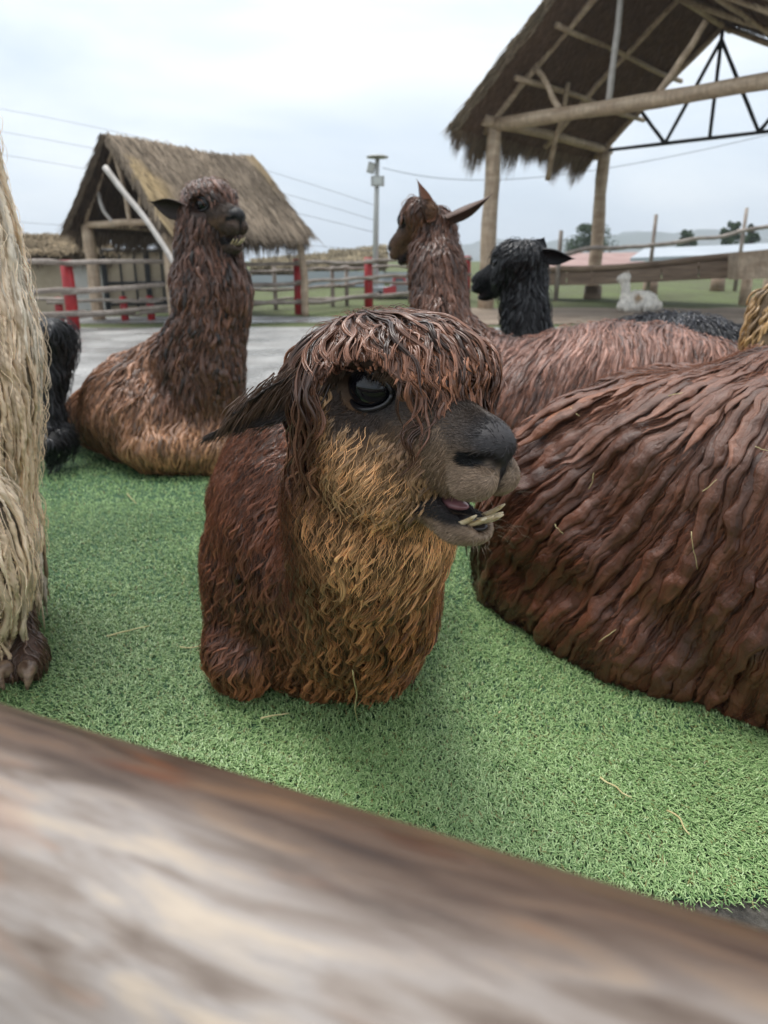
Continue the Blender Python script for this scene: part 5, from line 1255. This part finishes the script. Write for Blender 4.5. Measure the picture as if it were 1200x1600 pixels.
# ---- tall cream alpaca at the left edge, hanging in cords
def cream():
    def col(S, P):
        n_ = vnoise(P*9, 51)
        c = mixer((n_, (.95, .74, .52)), (sst(.1, .8, n_), (.70, .49, .31)), (sst(.2, .9, vnoise(P*np.array([14, 14, 4]), 52)), (.95, .84, .68)),
                  (sst(.14, .05, P[:, 2]+.04*n_)*sst(-.87, -.78, P[:, 0]), (.10, .055, .035)))
        return c
    wool = [ell((-1.235, 1.58, .86), (.46, .34, .80), k=.05), ell((-.815, 1.37, .28), (.095, .10, .17), k=.05), cap((-1.10, 1.56, .30), (-1.09, 1.56, .62), .30, .325, .08), ell((-1.6, 1.8, .8), (.5, .35, .35), k=.1)]
    root, S, V, F, rng = build_alpaca('tall cream alpaca at the left edge, fleece hanging in twisted cords to its foot', wool, .014, col, [
        lockspec('fleece', 800, (.25, .55), (.0060, .0105), flat=.8, steps=30, sides=6, wave=.005, wl=.12, cling=.7, twist=130, kink=.006, var=.24, pull=.4, mat='cord', prof=lambda t: np.clip((1-t)**.35, .05, 1)*np.clip(.6+t*4, 0, 1)),
        lockspec('hem', 420, (.14, .26), (.0035, .0075), dens=lambda c, n: (c[:, 2] < .34)*1.0, lim=-.9, mat='cord', flat=.8, steps=18, sides=5, wave=.007, wl=.10, cling=.1, pull=.0, twist=130, kink=.006, var=.35, cmul=.8),
        lockspec('fleece', 900, (.15, .36), (.0030, .0060), mat='cord', flat=.8, steps=24, sides=5, wave=.007, wl=.08, cling=.7, twist=160, kink=.008, var=.35, pull=.35, prof=lambda t: np.clip((1-t)**.4, .05, 1)),
        lockspec('fine_wool', 1500, (.06, .18), (.0004, .0009), mat='hair', flat=1, steps=9, sides=3, wave=.010, wl=.07, off=lambda t: .018*math.sin(t*2.6)+.004, cmul=1.2, cling=.6)],
        16, (-1.05, 1.55, 0), root_=.8, tip_=1.1, base_dark=.15, noise=(.012, 6), extra=None)
    # leg and two-toed foot under the cords
    for (cx, cy, nm) in ((-.745, 1.385, 'a'), (-.98, 1.46, 'b')):
        Sl = SDF([cap((cx-.07, cy+.10, .16), (cx-.01, cy+.015, .06), .034, .030, .03), ell((cx, cy-.005, .038), (.036, .050, .036), k=.02), ell((cx+.018, cy-.035, .028), (.022, .035, .028), k=.01), ell((cx-.022, cy-.035, .028), (.022, .035, .028), k=.01)], .006, pad=.03, noise=wool_noise(.004, 30))
        Vl, Fl = Sl.mesh(); cl = np.tile(np.array([.085, .045, .03]), (len(Vl), 1))*(1+.4*vnoise(Vl*40, 3)[:, None])
        lg = link('leg', np_mesh('leg', Vl, Fl, cl, np.zeros((len(Vl), 2))), M['skin'], root)
        P, _ = sample(Vl, Fl, 500, rng, lambda c, n: (c[:, 2] > .05)*1.0)
        locks('leg_hair', Sl, P, flow(), rng.uniform(.03, .07, 500), rng.uniform(.001, .003, 500), lambda P, C, r: shade_tips(np.tile(np.array([.10, .055, .035]), (len(P), 1)), C.shape[1], r), M['wool'], lg, rng, steps=7, wave=.004, wl=.04).location = (0, 0, 0)
        for s in (-1, 1):
            t = np.linspace(0, 1, 12); mb = MB()
            c0 = np.array([cx+s*.022, cy-.055, .040])
            P_ = c0+np.stack([s*.008*np.sin(t*3)+.010*t, -.032*t-.006*np.sin(t*3), .022*np.sin(t*2.6)-.040*t], -1)
            mb.tube(P_, np.linspace(.020, .004, 12)*np.array([1, 1.05, 1.05, 1, 1, 1, 1, 1, 1, 1, .9, .6]), 10, .06, 3); mb.build('toenail', M['toenail'], lg, True).location = (0, 0, 0)
# ---- black alpaca mostly hidden behind the cream one
def left_black():
    bl = np.array([.0085, .0085, .010])
    wool = [ell(at(88, 535, 3.2), (.075, .12, .105), k=.05), cap(at(80, 560, 3.2), at(72, 670, 3.18), .075, .07, .04), ell(at(90, 692, 3.12), (.065, .12, .050), k=.04), ell((-1.95, 3.5, .38), (.34, .45, .25), k=.08)]
    build_alpaca('black alpaca half hidden behind the tall cream one, only its fluffy rump and foot showing', wool, .014, lambda S, P: np.tile(bl, (len(P), 1))*(1+.3*vnoise(P*9, 5)[:, None]), [
        lockspec('fleece', 1500, (.06, .13), (.003, .007), flat=.6, steps=9, sides=5, wave=.006, wl=.07, cling=.7, var=.6),
        lockspec('fine_wool', 3000, (.04, .09), (.0008, .0016), mat='hair', flat=1, steps=6, sides=3, wave=.006, wl=.05, off=lambda t: .018*math.sin(t*2.6)+.003, cmul=1.5)],
        17, (-1.5, 3.4, 0))
# ---- golden alpaca cut by the right edge
def golden():
    wool = [cap(at(1216, 480, 2.7), at(1212, 560, 2.7), .09, .12, .05), ell((1.85, 2.8, .30), (.45, .35, .30), k=.08)]
    build_alpaca('golden tan alpaca cut off by the right edge, beside the brown backs', wool, .016, lambda S, P: np.tile(np.array([.42, .25, .10]), (len(P), 1))*(1+.25*vnoise(P*9, 5)[:, None]), [
        lockspec('fleece', 900, (.06, .13), (.005, .010), flat=.6, steps=9, sides=5, wave=.006, wl=.08, cling=.7, var=.35)],
        18, (1.8, 2.8, 0))
# ---- small white one far off by the trough
def far_white():
    g = gnd(992, 486); c = lambda x, y, z: g+np.array([x, y, z])
    wool = [ell(c(.10, 0, .20), (.32, .22, .20), k=.06), ell(c(.12, 0, .12), (.40, .25, .12), k=.05), cap(c(-.22, -.02, .22), c(-.27, -.05, .60), .085, .068, .04),
            ell(c(-.28, -.06, .66), (.095, .085, .085), k=.03), ell(c(-.37, -.09, .635), (.075, .045, .04), k=.02), ell(c(-.15, -.05, .12), (.22, .16, .12), k=.06)]
    root, S, V, F, rng = build_alpaca('small white alpaca lying alone far off in front of the long wooden trough', wool, .02, lambda S, P: mixer((P[:, 0], (.92, .88, .80)), (sst(.12, .04, np.linalg.norm(P-c(-.02, -.2, .3), axis=1)), (.50, .33, .18)))*(1+.1*vnoise(P*9, 5)[:, None]), [
        lockspec('fleece', 1200, (.07, .12), (.008, .014), flat=.6, steps=5, sides=5, wave=.006, wl=.08, cling=.7, var=.15)], 19, tuple(g), base_dark=.9)
    for s in (-.05, .05):
        ear(None, root, c(-.25+s*.4, -.06+s, .72), c(-.22+s*.8, -.06+s*1.6, .80), .022, (-1, 0, 0), np.array((.6, .5, .42)), np.array((.7, .64, .55)))
hero(); big_brown(); rear_brown(); rear_black(); left_brown(); cream(); left_black(); golden(); far_white()
